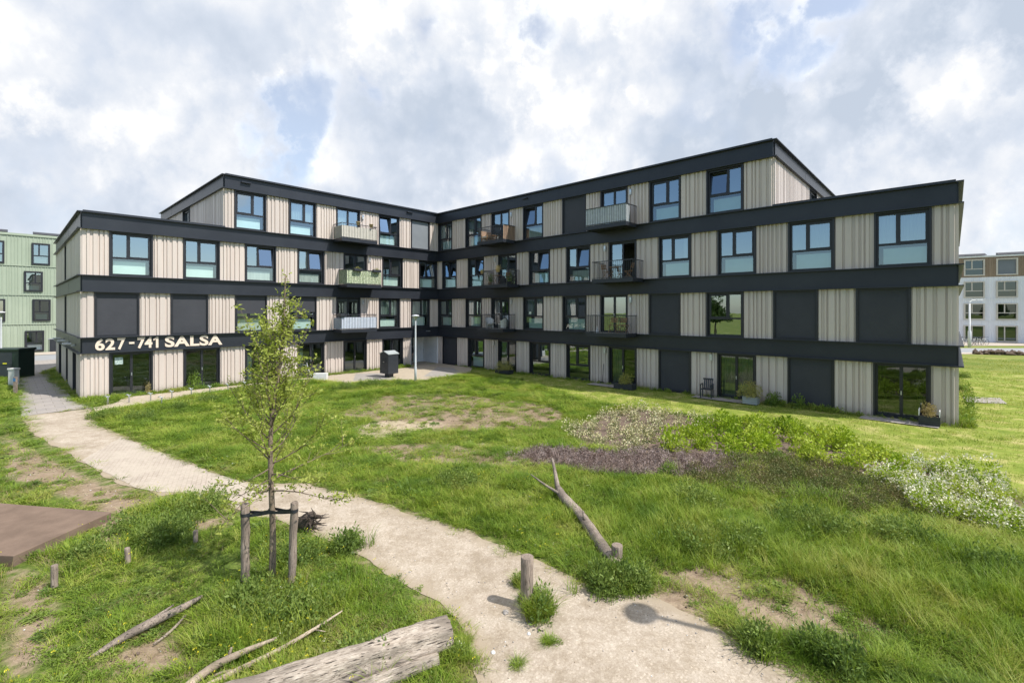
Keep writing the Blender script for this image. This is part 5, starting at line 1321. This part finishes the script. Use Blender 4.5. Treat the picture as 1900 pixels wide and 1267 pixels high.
# ------------------------------------------------------------------ bicycles
def bicycle(mat='red_paint'):
    t = empty('bicycle'); 
    for x in (-.52, .55):
        w = MB()
        n = 22; k = 6
        for i in range(n):
            for j in range(k):
                a, b_ = 6.2832 * i / n, 6.2832 * j / k; rr = .33 + .02 * math.cos(b_); w.v.append((x + rr * math.cos(a), .02 * math.sin(b_), .35 + rr * math.sin(a)))
        for i in range(n):
            for j in range(k): w.f.append((i * k + j, ((i + 1) % n) * k + j, ((i + 1) % n) * k + (j + 1) % k, i * k + (j + 1) % k))
        wh = w.build('wheel', 'tyre', t, True)
        s = MB()
        for i in range(8): a = 3.1416 * i / 8; s.tube([(x + .31 * math.cos(a), 0, .35 + .31 * math.sin(a)), (x - .31 * math.cos(a), 0, .35 - .31 * math.sin(a))], .003, 4)
        s.build('spokes', 'galv', wh)
    f = MB()
    for a, b_ in (((-.52, 0, .35), (-.08, 0, .32)), ((-.52, 0, .35), (-.2, 0, .82)), ((-.08, 0, .32), (-.24, 0, .95)), ((-.08, 0, .32), (.36, 0, .78)), ((-.2, 0, .78), (.36, 0, .84)), ((.34, 0, .98), (.42, 0, .6)), ((.42, 0, .62), (.55, 0, .35))): f.tube([a, b_], .018, 6)
    f.build('frame', mat, t)
    MB().tube([(.34, -.28, 1.03), (.30, -.12, 1.06), (.34, 0, .99), (.30, .12, 1.06), (.34, .28, 1.03)], .014, 6).build('handlebar', 'tyre', t)
    MB().tube([(-.38, 0, .98), (-.25, 0, 1.0), (-.10, 0, .98)], [.075, .06, .02], 8).build('saddle', 'tyre', t)
    return t
bk = bicycle(); bk.location = at(568, 699); bk.rotation_euler = (R(8), 0, R(-38)); tag(bk, 'white bicycle with black saddle parked behind the young tree, beside the white block', 'bicycle', 'parked bicycles')
bf = [(1782, 641, 20), (1791, 640.5, 160), (1806, 640.5, 30), (1818, 641, 200), (1824, 640.5, 10)]
for i, (px, py, a) in enumerate(bf):
    t = copy_tree(bk); t.location = at(px, py); t.rotation_euler = (R(5), 0, R(a)); tag(t, ('leftmost distant bicycle by the white block, at the corner of the cladding', 'second distant bicycle from the left, just left of the thin far lamp', 'distant bicycle just right of the thin far lamp', 'distant bicycle between the far lamp and the outermost one', 'rightmost distant bicycle on the pavement of the white block')[i], 'bicycle', 'bicycles by the white block')

# ------------------------------------------------------------------ the person in the entrance
def person():
    b = PL(2.47, -.35, 0); w = bl(b[0], b[1]); me = bpy.data.meshes.new('person')
    J = {'pel': (0, 0, .93), 'wst': (0, 0, 1.08), 'chs': (0, .01, 1.30), 'nck': (0, .01, 1.47), 'hd0': (0, -.01, 1.55), 'hd1': (0, -.015, 1.66),
         'shl': (-.18, 0, 1.40), 'ell': (-.25, .02, 1.13), 'wrl': (-.20, -.16, .98), 'hnl': (-.18, -.22, .96), 'shr': (.18, 0, 1.40), 'elr': (.24, .03, 1.13), 'wrr': (.24, -.02, .88), 'hnr': (.24, -.04, .80),
         'hpl': (-.09, 0, .88), 'knl': (-.10, -.02, .48), 'anl': (-.10, .02, .09), 'ftl': (-.11, -.13, .03), 'hpr': (.09, 0, .88), 'knr': (.10, -.01, .48), 'anr': (.11, .02, .09), 'ftr': (.13, -.13, .03)}
    Rr = {'pel': .15, 'wst': .125, 'chs': .14, 'nck': .055, 'hd0': .075, 'hd1': .09, 'shl': .07, 'ell': .045, 'wrl': .03, 'hnl': .03, 'shr': .07, 'elr': .045, 'wrr': .03, 'hnr': .03, 'hpl': .095, 'knl': .062, 'anl': .042, 'ftl': .035, 'hpr': .095, 'knr': .062, 'anr': .042, 'ftr': .035}
    ks = list(J); E_ = [('pel', 'wst'), ('wst', 'chs'), ('chs', 'nck'), ('nck', 'hd0'), ('hd0', 'hd1'), ('chs', 'shl'), ('shl', 'ell'), ('ell', 'wrl'), ('wrl', 'hnl'), ('chs', 'shr'), ('shr', 'elr'), ('elr', 'wrr'), ('wrr', 'hnr'), ('pel', 'hpl'), ('hpl', 'knl'), ('knl', 'anl'), ('anl', 'ftl'), ('pel', 'hpr'), ('hpr', 'knr'), ('knr', 'anr'), ('anr', 'ftr')]
    me.from_pydata([J[k] for k in ks], [(ks.index(a), ks.index(b_)) for a, b_ in E_], [])
    o = bpy.data.objects.new('person', me); C.objects.link(o); o.modifiers.new('Skin', 'SKIN'); s = o.modifiers.new('Sub', 'SUBSURF'); s.levels = s.render_levels = 2
    for k, v in zip(ks, me.skin_vertices[0].data): v.radius = (Rr[k], Rr[k] * .85)
    me.skin_vertices[0].data[0].use_root = True
    bpy.context.view_layer.update(); dg = bpy.context.evaluated_depsgraph_get(); m2 = bpy.data.meshes.new_from_object(o.evaluated_get(dg)); o.modifiers.clear(); o.data = m2
    m2.materials.clear()
    for k in ('skin', 'cloth_black', 'cloth_mottled', 'tyre'): m2.materials.append(M[k])
    for p in m2.polygons:
        c = p.center; p.material_index = 0 if c.z > 1.47 or (c.z < .97 and abs(c.x) > .17 and c.z > .7) else 1 if c.z > .95 else 2 if c.z > .09 else 3
        p.use_smooth = True
    h = MB().lathe([(.02, 1.50), (.095, 1.56), (.102, 1.66), (.08, 1.74), (.02, 1.775)], 12).build('hair', 'cloth_black', o, True); h.location = (0, .03, 0)
    for v in h.data.vertices: v.co.y = max(v.co.y, -.045)
    o.location = (w.x, w.y, .03); o.rotation_euler[2] = R(-30)
    tag(o, 'person in a black top and mottled brown trousers standing in the entrance recess', 'person')
person()

# ------------------------------------------------------------------ planters, shrubs and chair along the walls
def wl(P, s, n, z=0.): l = P(s, n, z); w = bl(l[0], l[1]); return Vector((w.x, w.y, z))
def bush(seed, n, rx, rz, L_, W_, mat, z0=0.): p, d = leafball(seed, n, rx, rx, rz, L_, .9, z0, 12, .2); st = stems(seed, 14, rx * .8, rz * .9, .004); st[0][:, 2] += z0; return merge(leaf_quads(p, d, L_, W_, seed), st), mat
def plant(name, loc, vf, label, cat, group=None):
    o = np_obj(name, vf[0][0], vf[0][1], vf[1]); o.location = loc; return tag(o, label, cat, group)
def planter(s, n, w, d, h, vf, label, plabel, wood='dark_box', trellis=False):
    t = empty('planter_box', wl(PR, s, n, .04), -A, label, 'planter')
    m = MB(); e = .03
    for k in range(3): z0 = k * h / 3; m.box(-w / 2, w / 2, -d / 2, -d / 2 + e, z0 + .004, z0 + h / 3 - .004); m.box(-w / 2, w / 2, d / 2 - e, d / 2, z0 + .004, z0 + h / 3 - .004); m.box(-w / 2, -w / 2 + e, -d / 2 + e, d / 2 - e, z0 + .004, z0 + h / 3 - .004); m.box(w / 2 - e, w / 2, -d / 2 + e, d / 2 - e, z0 + .004, z0 + h / 3 - .004)
    m.build('box', wood, t); MB().box(-w / 2 + e, w / 2 - e, -d / 2 + e, d / 2 - e, 0, h - .06).build('soil', 'soil', t)
    if trellis:
        m = MB()
        for x in (-w / 2, w / 2 - .03): m.box(x, x + .03, -d / 2, -d / 2 + .03, h, h + .22); m.box(x, x + .03, d / 2 - .03, d / 2, h, h + .22)
        m.box(-w / 2, -w / 2 + .03, -d / 2 + .03, d / 2 - .03, h + .10, h + .2); m.box(w / 2 - .03, w / 2, -d / 2 + .03, d / 2 - .03, h + .10, h + .2)
        m.build('rail', 'white', t)
    loc = wl(PR, s, n, h)
    o = np_obj('potted_shrub', vf[0][0], vf[0][1], vf[1]); o.location = loc; tag(o, plabel, 'shrub')
planter(8.55, .95, 1.3, .5, .26, bush(201, 1100, .72, .72, .085, .03, 'g_bamboo'), 'low grey planter under the spreading bamboo near the inner corner', 'wide yellow-green bamboo shrub near the inner corner', 'dark_box')
planter(18.0, 1.05, 1.15, .5, .32, bush(202, 800, .48, .75, .085, .028, 'g_bamboo'), 'long grey planter box beside the light curtained glass door', 'upright yellow-green bamboo in the long grey planter')
planter(24.45, .75, .62, .5, .34, bush(203, 1300, .56, .68, .085, .024, 'g_bamboo'), 'weathered slatted planter beside the patio with the chair', 'round bushy yellow bamboo beside the plastic chair', 'grey_lid')
planter(30.72, .55, .62, .5, .36, bush(204, 800, .30, .50, .07, .020, 'g_tan'), 'square dark planter with pale corner rails at the far end of the wall', 'small tan feathery grass plant in the corner planter', 'dark_box', True)
plant('climbing_shrub', wl(PR, 25.25, .35), bush(205, 520, .38, .80, .09, .06, 'g_dark'), 'dark green wall shrub left of the closed lowest blind', 'shrub', 'dark green shrubs against the wall')
plant('climbing_shrub', wl(PR, 26.3, .4), bush(206, 300, .30, .65, .09, .06, 'g_dark'), 'smaller dark green wall shrub in front of the closed lowest blind', 'shrub', 'dark green shrubs against the wall')
plant('wall_shrub', wl(PL, 17.35, .45), bush(207, 620, .42, 1.15, .08, .03, 'g_weed'), 'tall yellow-green weed shrub before the second glass door under the lettering', 'shrub')
plant('dry_flower_plant', wl(PL, 19.5, .35), bush(208, 220, .16, .75, .06, .03, 'g_tan'), 'small plant with dusky pink seed heads before the first glass door', 'plant')
plant('corner_shrub', wl(PRE, 4.0, .35), bush(209, 600, .45, 1.3, .08, .04, 'g_weed'), 'leafy green shrub around the far right corner of the block', 'shrub')
# plastic armchair
def armchair(mat, loc, rz, label, name='garden_chair', cat='chair', group=None, sc=1.):
    t = empty(name, loc, rz, label, cat, group); t.scale = (sc, sc, sc)
    MB().box(-.24, .24, -.24, .22, .40, .44).build('seat', mat, t, bevel=.015)
    m = MB(); 
    for i in range(5): x = -.20 + i * .09; m.quad((x, .22, .44), (x + .06, .22, .44), (x + .06, .32, .88), (x, .32, .88)); m.quad((x, .235, .44), (x + .06, .235, .44), (x + .06, .335, .88), (x, .335, .88))
    m.box(-.24, .24, .31, .345, .84, .92); m.build('backrest', mat, t)
    for x in (-.27, .23):
        for y in (-.24, .20): MB().box(x, x + .045, y, y + .045, 0, .64 if y < 0 else .66).build('leg', mat, t)
        MB().box(x - .005, x + .05, -.26, .26, .64, .67).build('armrest', mat, t)
    return t
armchair('dark_box', wl(PR, 22.35, .62, .05), -A + R(8), 'dark grey plastic garden armchair on the patio slab beside the glass door')
o = MB().tube([(0, 0, 0), (.10, 0, 1.15)], .014, 6).box(-.16, .12, -.04, .04, 0, .06).build('broom', 'frame', None, loc=wl(PR, 15.95, .12, .05), rotz=-A); tag(o, 'thin dark broom leaning against the wall beside the glass door', 'broom')

# ------------------------------------------------------------------ things on the balconies
def folding_chair(loc, rz, label, group='folding balcony chairs'):
    t = empty('folding_chair', loc, rz, label, 'chair', group)
    m = MB()
    for i in range(5): m.box(-.2, .2, -.19 + i * .08, -.13 + i * .08, .44, .458)
    m.build('seat', 'teak', t)
    m = MB()
    for i in range(3): m.box(-.2, .2, .22 + i * .02, .235 + i * .02, .62 + i * .1, .69 + i * .1)
    m.build('backrest', 'teak', t)
    for x in (-.21, .195):
        MB().tube([(x, -.22, 0), (x, .10, .44), (x, .27, .90)], .014, 6).build('leg', 'teak', t); MB().tube([(x, .25, 0), (x, -.2, .45)], .014, 6).build('leg', 'teak', t)
    return t
def table(loc, rz, label, mat='teak', w=.55, h=.72, group='balcony tables'):
    t = empty('balcony_table', loc, rz, label, 'table', group)
    MB().box(-w / 2, w / 2, -.28, .28, h - .03, h).build('table_top', mat, t)
    for x in (-w / 2 + .04, w / 2 - .06):
        MB().tube([(x, -.25, 0), (x, .22, h - .03)], .014, 6).build('leg', mat, t); MB().tube([(x, .25, 0), (x, -.22, h - .03)], .014, 6).build('leg', mat, t)
    return t
z3, z2, z4 = ZT[3] - .01, ZT[2] - .01, ZT[4] - .01
table(wl(PR, 17.25, .75, z3), -A, 'wooden folding table between two chairs on the outer third-floor balcony')
folding_chair(wl(PR, 16.65, .75, z3), -A + R(80), 'wooden folding chair left of the table on the outer third-floor balcony')
folding_chair(wl(PR, 18.05, .7, z3), -A + R(-75), 'wooden folding chair right of the table on the outer third-floor balcony')
folding_chair(wl(PR, 16.95, .55, z2), -A + R(10), 'left wooden folding chair on the outer second-floor balcony')
folding_chair(wl(PR, 17.45, .45, z2), -A, 'middle wooden folding chair on the outer second-floor balcony')
table(wl(PR, 17.75, .75, z2), -A, 'low wooden table at the right of the outer second-floor balcony', h=.5)
o = MB().lathe([(.09, 0), (.10, .05), (.05, .16), (.035, .3), (.012, .42)], 10).build('garden_figure', 'white', None, True, loc=wl(PR, 16.1, .9, z2)); tag(o, 'small white pointed ornament on the outer second-floor balcony', 'ornament')
# inner balconies of the right wing
t = empty('garden_sofa', wl(PR, 6.9, .8, z4), -A + R(90), 'light wooden garden sofa with pale cushions on the inner top balcony', 'sofa')
MB().box(-.5, .5, -.3, .3, .22, .3).build('seat', 'teak', t); MB().box(-.48, .48, -.28, .28, .30, .40).build('cushion', 'sheet_beige', t); MB().box(-.5, .5, .27, .33, .3, .8).build('backrest', 'bamboo', t)
for x in (-.5, .44):
    for y in (-.3, .24): MB().box(x, x + .06, y, y + .06, 0, .5).build('leg', 'teak', t)
table(wl(PR, 7.45, .95, z4), -A, 'low slatted wooden table beside the sofa on the inner top balcony', h=.42, w=.5)
def tub_chair(loc, rz, label):
    t = empty('tub_chair', loc, rz, label, 'chair', 'white tub chairs')
    m = MB(); n = 14
    for i in range(n):
        a0, a1 = R(-20 + 220 * i / n), R(-20 + 220 * (i + 1) / n); f0, f1 = math.sin(max(0, a0)) if a0 < 3.14 else 0, math.sin(a1) if a1 < 3.14 else 0
        h0, h1 = .62 + .2 * max(0, f0), .62 + .2 * max(0, f1)
        m.quad((.27 * math.cos(a0), .25 * math.sin(a0), .1), (.27 * math.cos(a1), .25 * math.sin(a1), .1), (.33 * math.cos(a1), .31 * math.sin(a1), h1), (.33 * math.cos(a0), .31 * math.sin(a0), h0))
        m.quad((.24 * math.cos(a0), .22 * math.sin(a0), .1), (.24 * math.cos(a1), .22 * math.sin(a1), .1), (.30 * math.cos(a1), .28 * math.sin(a1), h1), (.30 * math.cos(a0), .28 * math.sin(a0), h0))
    m.build('shell', 'white_plastic', t, True); MB().box(-.23, .23, -.25, .2, .34, .40).build('seat', 'white_plastic', t, bevel=.02)
    for x, y in ((-.22, -.2), (.2, -.2), (-.2, .18), (.18, .18)): MB().tube([(x, y, 0), (x, y, .36)], .016, 6).build('leg', 'white_plastic', t)
tub_chair(wl(PR, 6.95, .8, z2), -A + R(60), 'left white tub chair on the inner second-floor balcony')
tub_chair(wl(PR, 8.25, .8, z2), -A + R(-60), 'right white tub chair on the inner second-floor balcony')
o = MB().lathe([(.12, 0), (.03, .03), (.025, .42), (.2, .44), (.2, .46)], 14).build('side_table', 'white_plastic', None, True, loc=wl(PR, 7.5, 1.0, z2)); tag(o, 'small round white side table between the tub chairs', 'table')
table(wl(PR, 7.75, .75, z3), -A, 'wooden table with clutter on the inner third-floor balcony')
folding_chair(wl(PR, 8.4, .7, z3), -A + R(-80), 'wooden folding chair behind the dark cloth on the inner third-floor balcony')
o = MB().tube([(0, 0, 0), (0, 0, .4), (.02, 0, .62)], [.26, .22, .08], 12).build('covered_grill', 'cloth_black', None, True, loc=wl(PR, 8.5, 1.0, z3)); tag(o, 'dark covered round grill on the inner third-floor balcony', 'grill')
def pot(P, s, n, z, r0, h, mat, vf, label, plabel, name='flower_pot'):
    o = MB().lathe([(r0 * .72, 0), (r0, h - .03), (r0 * 1.1, h - .03), (r0 * 1.1, h), (r0 * .9, h), (r0 * .85, h - .04)], 14).build(name, mat, None, True, loc=wl(P, s, n, z)); tag(o, label, 'flower pot')
    if vf: plant('potted_plant', wl(P, s, n, z + h - .05), vf, plabel, 'plant')
pot(PL, 7.98, 1.32, ZT[4] + .98, .14, .24, 'terracotta', None, 'tan flower pot on the cream screened balcony rail, nearer the door', '')
pot(PL, 6.98, 1.32, ZT[4] + .94, .14, .24, 'terracotta', None, 'tan flower pot on the cream screened balcony rail, nearer the corner', '')
for s, lb in ((8.05, 'dark rail trough with yellow leaves on the leaf-print balcony'), (6.6, 'dark rail trough with dry leaves on the leaf-print balcony')):
    o = MB().box(-.3, .3, -.10, .10, 0, .18).build('rail_trough', 'dark_box', None, loc=wl(PL, s, 1.42, ZT[3] + .92), rotz=-A + R(90), bevel=.01); tag(o, lb, 'planter')
    plant('trough_plant', wl(PL, s, 1.4, ZT[3] + 1.08), bush(int(s * 10), 50, .24, .14, .07, .03, 'g_bamboo'), 'small leaves growing in the ' + lb.split(' with')[0] + (' nearer the door' if s > 7 else ' nearer the corner'), 'plant')
pot(PR, 8.35, 1.36, ZT[3] + .88, .17, .22, 'terracotta', bush(231, 160, .26, .30, .07, .03, 'g_tan'), 'straw coloured pot on the rail of the inner third-floor balcony, nearer the right side', 'dry flowering plant in the straw coloured rail pot')
pot(PR, 6.75, 1.36, ZT[3] + .85, .12, .20, 'terracotta', bush(232, 70, .16, .2, .06, .03, 'g_bamboo'), 'straw coloured pot at the left rail end of the inner third-floor balcony', 'small plant in the left straw coloured rail pot')
pot(PR, 7.25, 1.05, z3, .14, .26, 'terracotta', bush(233, 260, .26, .8, .08, .04, 'g_weed'), 'pot standing behind the railing of the inner third-floor balcony', 'tall leafy plant behind the railing of the inner third-floor balcony')
pot(PR, 9.0, .9, z3, .13, .24, 'dark_box', bush(234, 160, .2, .6, .07, .03, 'g_dark'), 'dark pot at the right end of the inner third-floor balcony', 'dark plant at the right end of the inner third-floor balcony')

# ------------------------------------------------------------------ the neighbouring buildings
def s_on(o, e, px): r_ = (px - CX) / FPX; return (r_ * o[1] - o[0]) / (e[0] - r_ * e[1])
def far_building(name, O, e, s0, s1, depth, H, label, mats, wins, lines, frame, split=None, hd=1):
    """O origin on the front wall, e its direction, wins = (pixel left, pixel right, z0, z1, kind)"""
    rz = math.atan2(e[1], e[0]); t = empty(name, (O[0], O[1], 0), rz, label, 'building')
    P = lambda s, n, z: (s, -n, z)
    cuts = sorted([(s_on(O, e, a), s_on(O, e, b), z0, z1, k) for a, b, z0, z1, k in wins])
    zs = sorted(set([0., H] + lines + ([split] if split else [])))
    for za, zb in zip(zs, zs[1:]):
        row = [c for c in cuts if c[2] >= za - .3 and c[3] <= zb + .3]; m = MB(); s = s0
        for a, b, z0, z1, k in row + [(s1, None, 0, 0, 0)]:
            clad_far(m, P, s, a, za, zb)
            if b is None: break
            if z0 > za + .02: clad_far(m, P, a, b, za, z0)
            if zb > z1 + .02: clad_far(m, P, a, b, z1, zb)
            s = b
        m.build('wall', mats[0] if not split or zb <= split + .01 else mats[1], t, norm=False)
    m = MB(); m.box(s0, s1, depth - .05, depth, 0, H); m.box(s0, s0 + .05, .05, depth, 0, H); m.box(s1 - .05, s1, .05, depth, 0, H); m.build('back_wall', mats[0], t)
    MB().box(s0 - .06, s1 + .06, -.12, depth, H, H + .22).build('roof', 'white' if split else mats[0], t)
    m = MB()
    for z in lines: m.quadbox(P, s0, s1, .062, .10, z - .04, z + .04)
    m.build('cornice', mats[0], t)
    MB().box(s0, s1, 1.6, 1.65, 0, H).build('interior', 'inside', t)
    for a, b, z0, z1, k in cuts:
        m = MB(); Q = lambda *q: m.quadbox(P, *q); g = .16
        Q(a, a + g, -.2, .15, z0, z1); Q(b - g, b, -.2, .15, z0, z1); Q(a + g, b - g, -.2, .147, z1 - g, z1); Q(a + g, b - g, -.2, .147, z0, z0 + g)
        if k != 'B':
            mid = a + (.40 if k != 'M' else .6) * (b - a); zt = z0 + .42 * (z1 - z0) if k != 'D' else z0 + g
            if k != 'D': Q(a + g, b - g, -.1, .02, zt - .05, zt + .05)
            Q(mid - .06, mid + .06, -.1, .015, zt + .05, z1 - g)
        o = m.build('window', frame, t)
        if k == 'B': MB().quadbox(P, a + g, b - g, -.05, -.03, z0 + g, z1 - g).build('blind', 'blind_light', o)
        else:
            MB().quad(P(a + g, -.06, z0 + g), P(b - g, -.06, z0 + g), P(b - g, -.06, z1 - g), P(a + g, -.06, z1 - g)).build('pane', 'glass' if hd else 'glass_dk', o, norm=False)
            if k in 'WM' and hd == 1: MB().quadbox(P, a + g + .1, b - g - .1, -.4, -.36, z0 + g, zt - .25).build('privacy_panel', 'panel_w', o)
    return t
def clad_far(m, P, s0, s1, z0, z1):
    if s1 - s0 < .05: return
    s = s0; r_ = random.Random(int(s0 * 7)); prof = [(s0, 0)]
    while s < s1 - .25:
        a = s + r_.choice([.10, .14, .22]); prof += [(a, 0), (a + .015, .05), (a + .07, .05), (a + .085, 0)]; s = a + .085
    prof.append((s1, 0)); prof = [q for q in prof if q[0] <= s1]
    for (a, n0), (b, n1) in zip(prof, prof[1:]): m.quad(P(a, n0, z0), P(b, n1, z0), P(b, n1, z1), P(a, n0, z1))
OG = (-50.0, 48.8); z1s = [(.15, 2.3), (3.3, 5.55), (6.35, 8.45), (9.15, 11.4)]
far_building('green_building', OG, U, -24, 34, 12, 12.05, 'four-storey building in pale green ribbed cladding with black framed windows behind the left wing', ('green_clad', 'green_clad'),
             [(46, 82, *z1s[0], 'M'), (-120, -72, *z1s[0], 'W'), (60, 94, *z1s[1], 'W'), (-28, 10, *z1s[1], 'M'), (44.5, 79.5, *z1s[2], 'M'), (-120, -70, *z1s[2], 'W'), (58.5, 93, *z1s[3], 'W'), (-32, 8.3, *z1s[3], 'M')] + [(a - 14 * (q % 2), a + 70 - 14 * (q % 2), *z1s[q], 'WM'[q % 2]) for a in (-240, -400) for q in range(4)] + [(a + 8 * (q % 2), a + 27 + 8 * (q % 2), *z1s[q], 'WM'[q % 2]) for a in (150, 215, 275, 330) for q in range(4)], [3.0, 6.0, 9.0], 'frame')
OW = (63.05, 67.0); EW = Vector((.84, -.545)).normalized(); z2s = [(.1, 2.35), (3.1, 5.4), (6.15, 8.45), (9.2, 11.5)]
wn = []
for a, b, kk in ((1788, 1827, 'WWWD'), (1848, 1888.5, 'WBWD'), (1908, 1950, 'WWWD'), (1970, 2013, 'WWWD')):
    ks_ = 'DWWW' if a != 1848 else 'DWWB'
    for q, (za, zb) in enumerate(z2s): wn.append((a, b, za, zb, ks_[q]))
far_building('white_building', OW, EW, -9, 34, 12, 11.75, 'white four-storey building with a brown top floor beyond the road on the right', ('white_clad', 'brown_clad'), wn, [3.0, 6.0], 'cream_frame', 9.0, hd=0)
# solar panels on the neighbouring roofs
def solar(P_, e, s, d, z, n, label):
    rz = math.atan2(e[1], e[0]); t = empty('solar_panel', (P_[0] + e[0] * s, P_[1] + e[1] * s, z), rz, label, 'solar panel', 'solar panels on the roofs')
    m = MB(); w = 1.6
    m.v = [(-w, d, .1), (w, d, .1), (w, d + 1.0, .42), (-w, d + 1., .42), (-w, d, .14), (w, d, .14), (w, d + 1., .46), (-w, d + 1., .46)]; m.f = [(0, 1, 2, 3), (4, 5, 6, 7), (0, 1, 5, 4), (1, 2, 6, 5), (2, 3, 7, 6), (3, 0, 4, 7)]
    m.build('panel', 'blind', t); MB().box(-w, w, d + .95, d + 1.0, 0, .4).build('bracket', 'alu', t)
for s_, lb in ((1.6, 'solar panel on the white building roof above its first window column'), (5.9, 'solar panel on the white building roof above the grey blind')): solar(OW, EW, s_, .5, 11.97, 0, lb)
for s_, lb in ((-8, 'flat solar panel edge on the green roof at the left picture edge'), (-3, 'flat solar panel edge on the middle of the green roof'), (2, 'flat solar panel edge on the green roof nearest the main block')): solar(OG, U, s_, .3, 12.25, 0, lb)
# ridge of dark earth clods beside the road
r = random.Random(12); m = MB(); a0, a1 = at(1808, 657), at(1935, 660)
for i in range(150):
    f = r.random(); c = a0.lerp(a1, f) + Vector((0, r.uniform(-.4, .4), r.uniform(0, .35))); s = r.uniform(.12, .32); o0 = len(m.v)
    for dx, dy, dz in ((1, 0, 0), (-1, 0, 0), (0, 1, 0), (0, -1, 0), (0, 0, .8), (0, 0, -1)): m.v.append(tuple(c + Vector((dx, dy, dz)) * s * r.uniform(.7, 1.3)))
    m.f += [tuple(o0 + k for k in q) for q in ((0, 2, 4), (2, 1, 4), (1, 3, 4), (3, 0, 4), (2, 0, 5), (1, 2, 5), (3, 1, 5), (0, 3, 5))]
o = m.build('rubble', 'soil'); tag(o, 'ridge of dark earth clods lying beside the road on the right', 'rubble', None, 'stuff')

# trees that stand behind the viewpoint and show only as reflections in the glass
def far_tree(seed, s):
    t = empty('garden_tree'); MB().tube([(0, 0, -.1), (.1, 0, 1.5), (0, .1, 3.2), (.1, .1, 4.6)], [.16, .12, .09, .04], 8).build('trunk', 'trunk', t, True)
    p, d = leafball(seed, 2600, 2.1, 2.1, 3.6, .3, .4, 2.2, 14, .3); v, f = leaf_quads(p, d, .34, .2, seed); np_obj('crown', v, f, 'g_far', t); return t
ft = far_tree(300, 1)
for i, (x, y, s) in enumerate(((-34, -12, 1.), (-26, -18, 1.3), (-42, -3, 1.2), (28, -9, 1.1), (36, -16, 1.35), (46, -6, 1.2), (16, -22, 1.3), (-12, -26, 1.4), (2, -30, 1.3))):
    t = ft if i == 0 else copy_tree(ft); t.location = (x, y, 0); t.scale = (s, s, s); t.rotation_euler[2] = i * 1.3
    tag(t, 'leafy tree behind the viewpoint, seen only as a reflection in the windows', 'tree', 'trees behind the viewpoint')
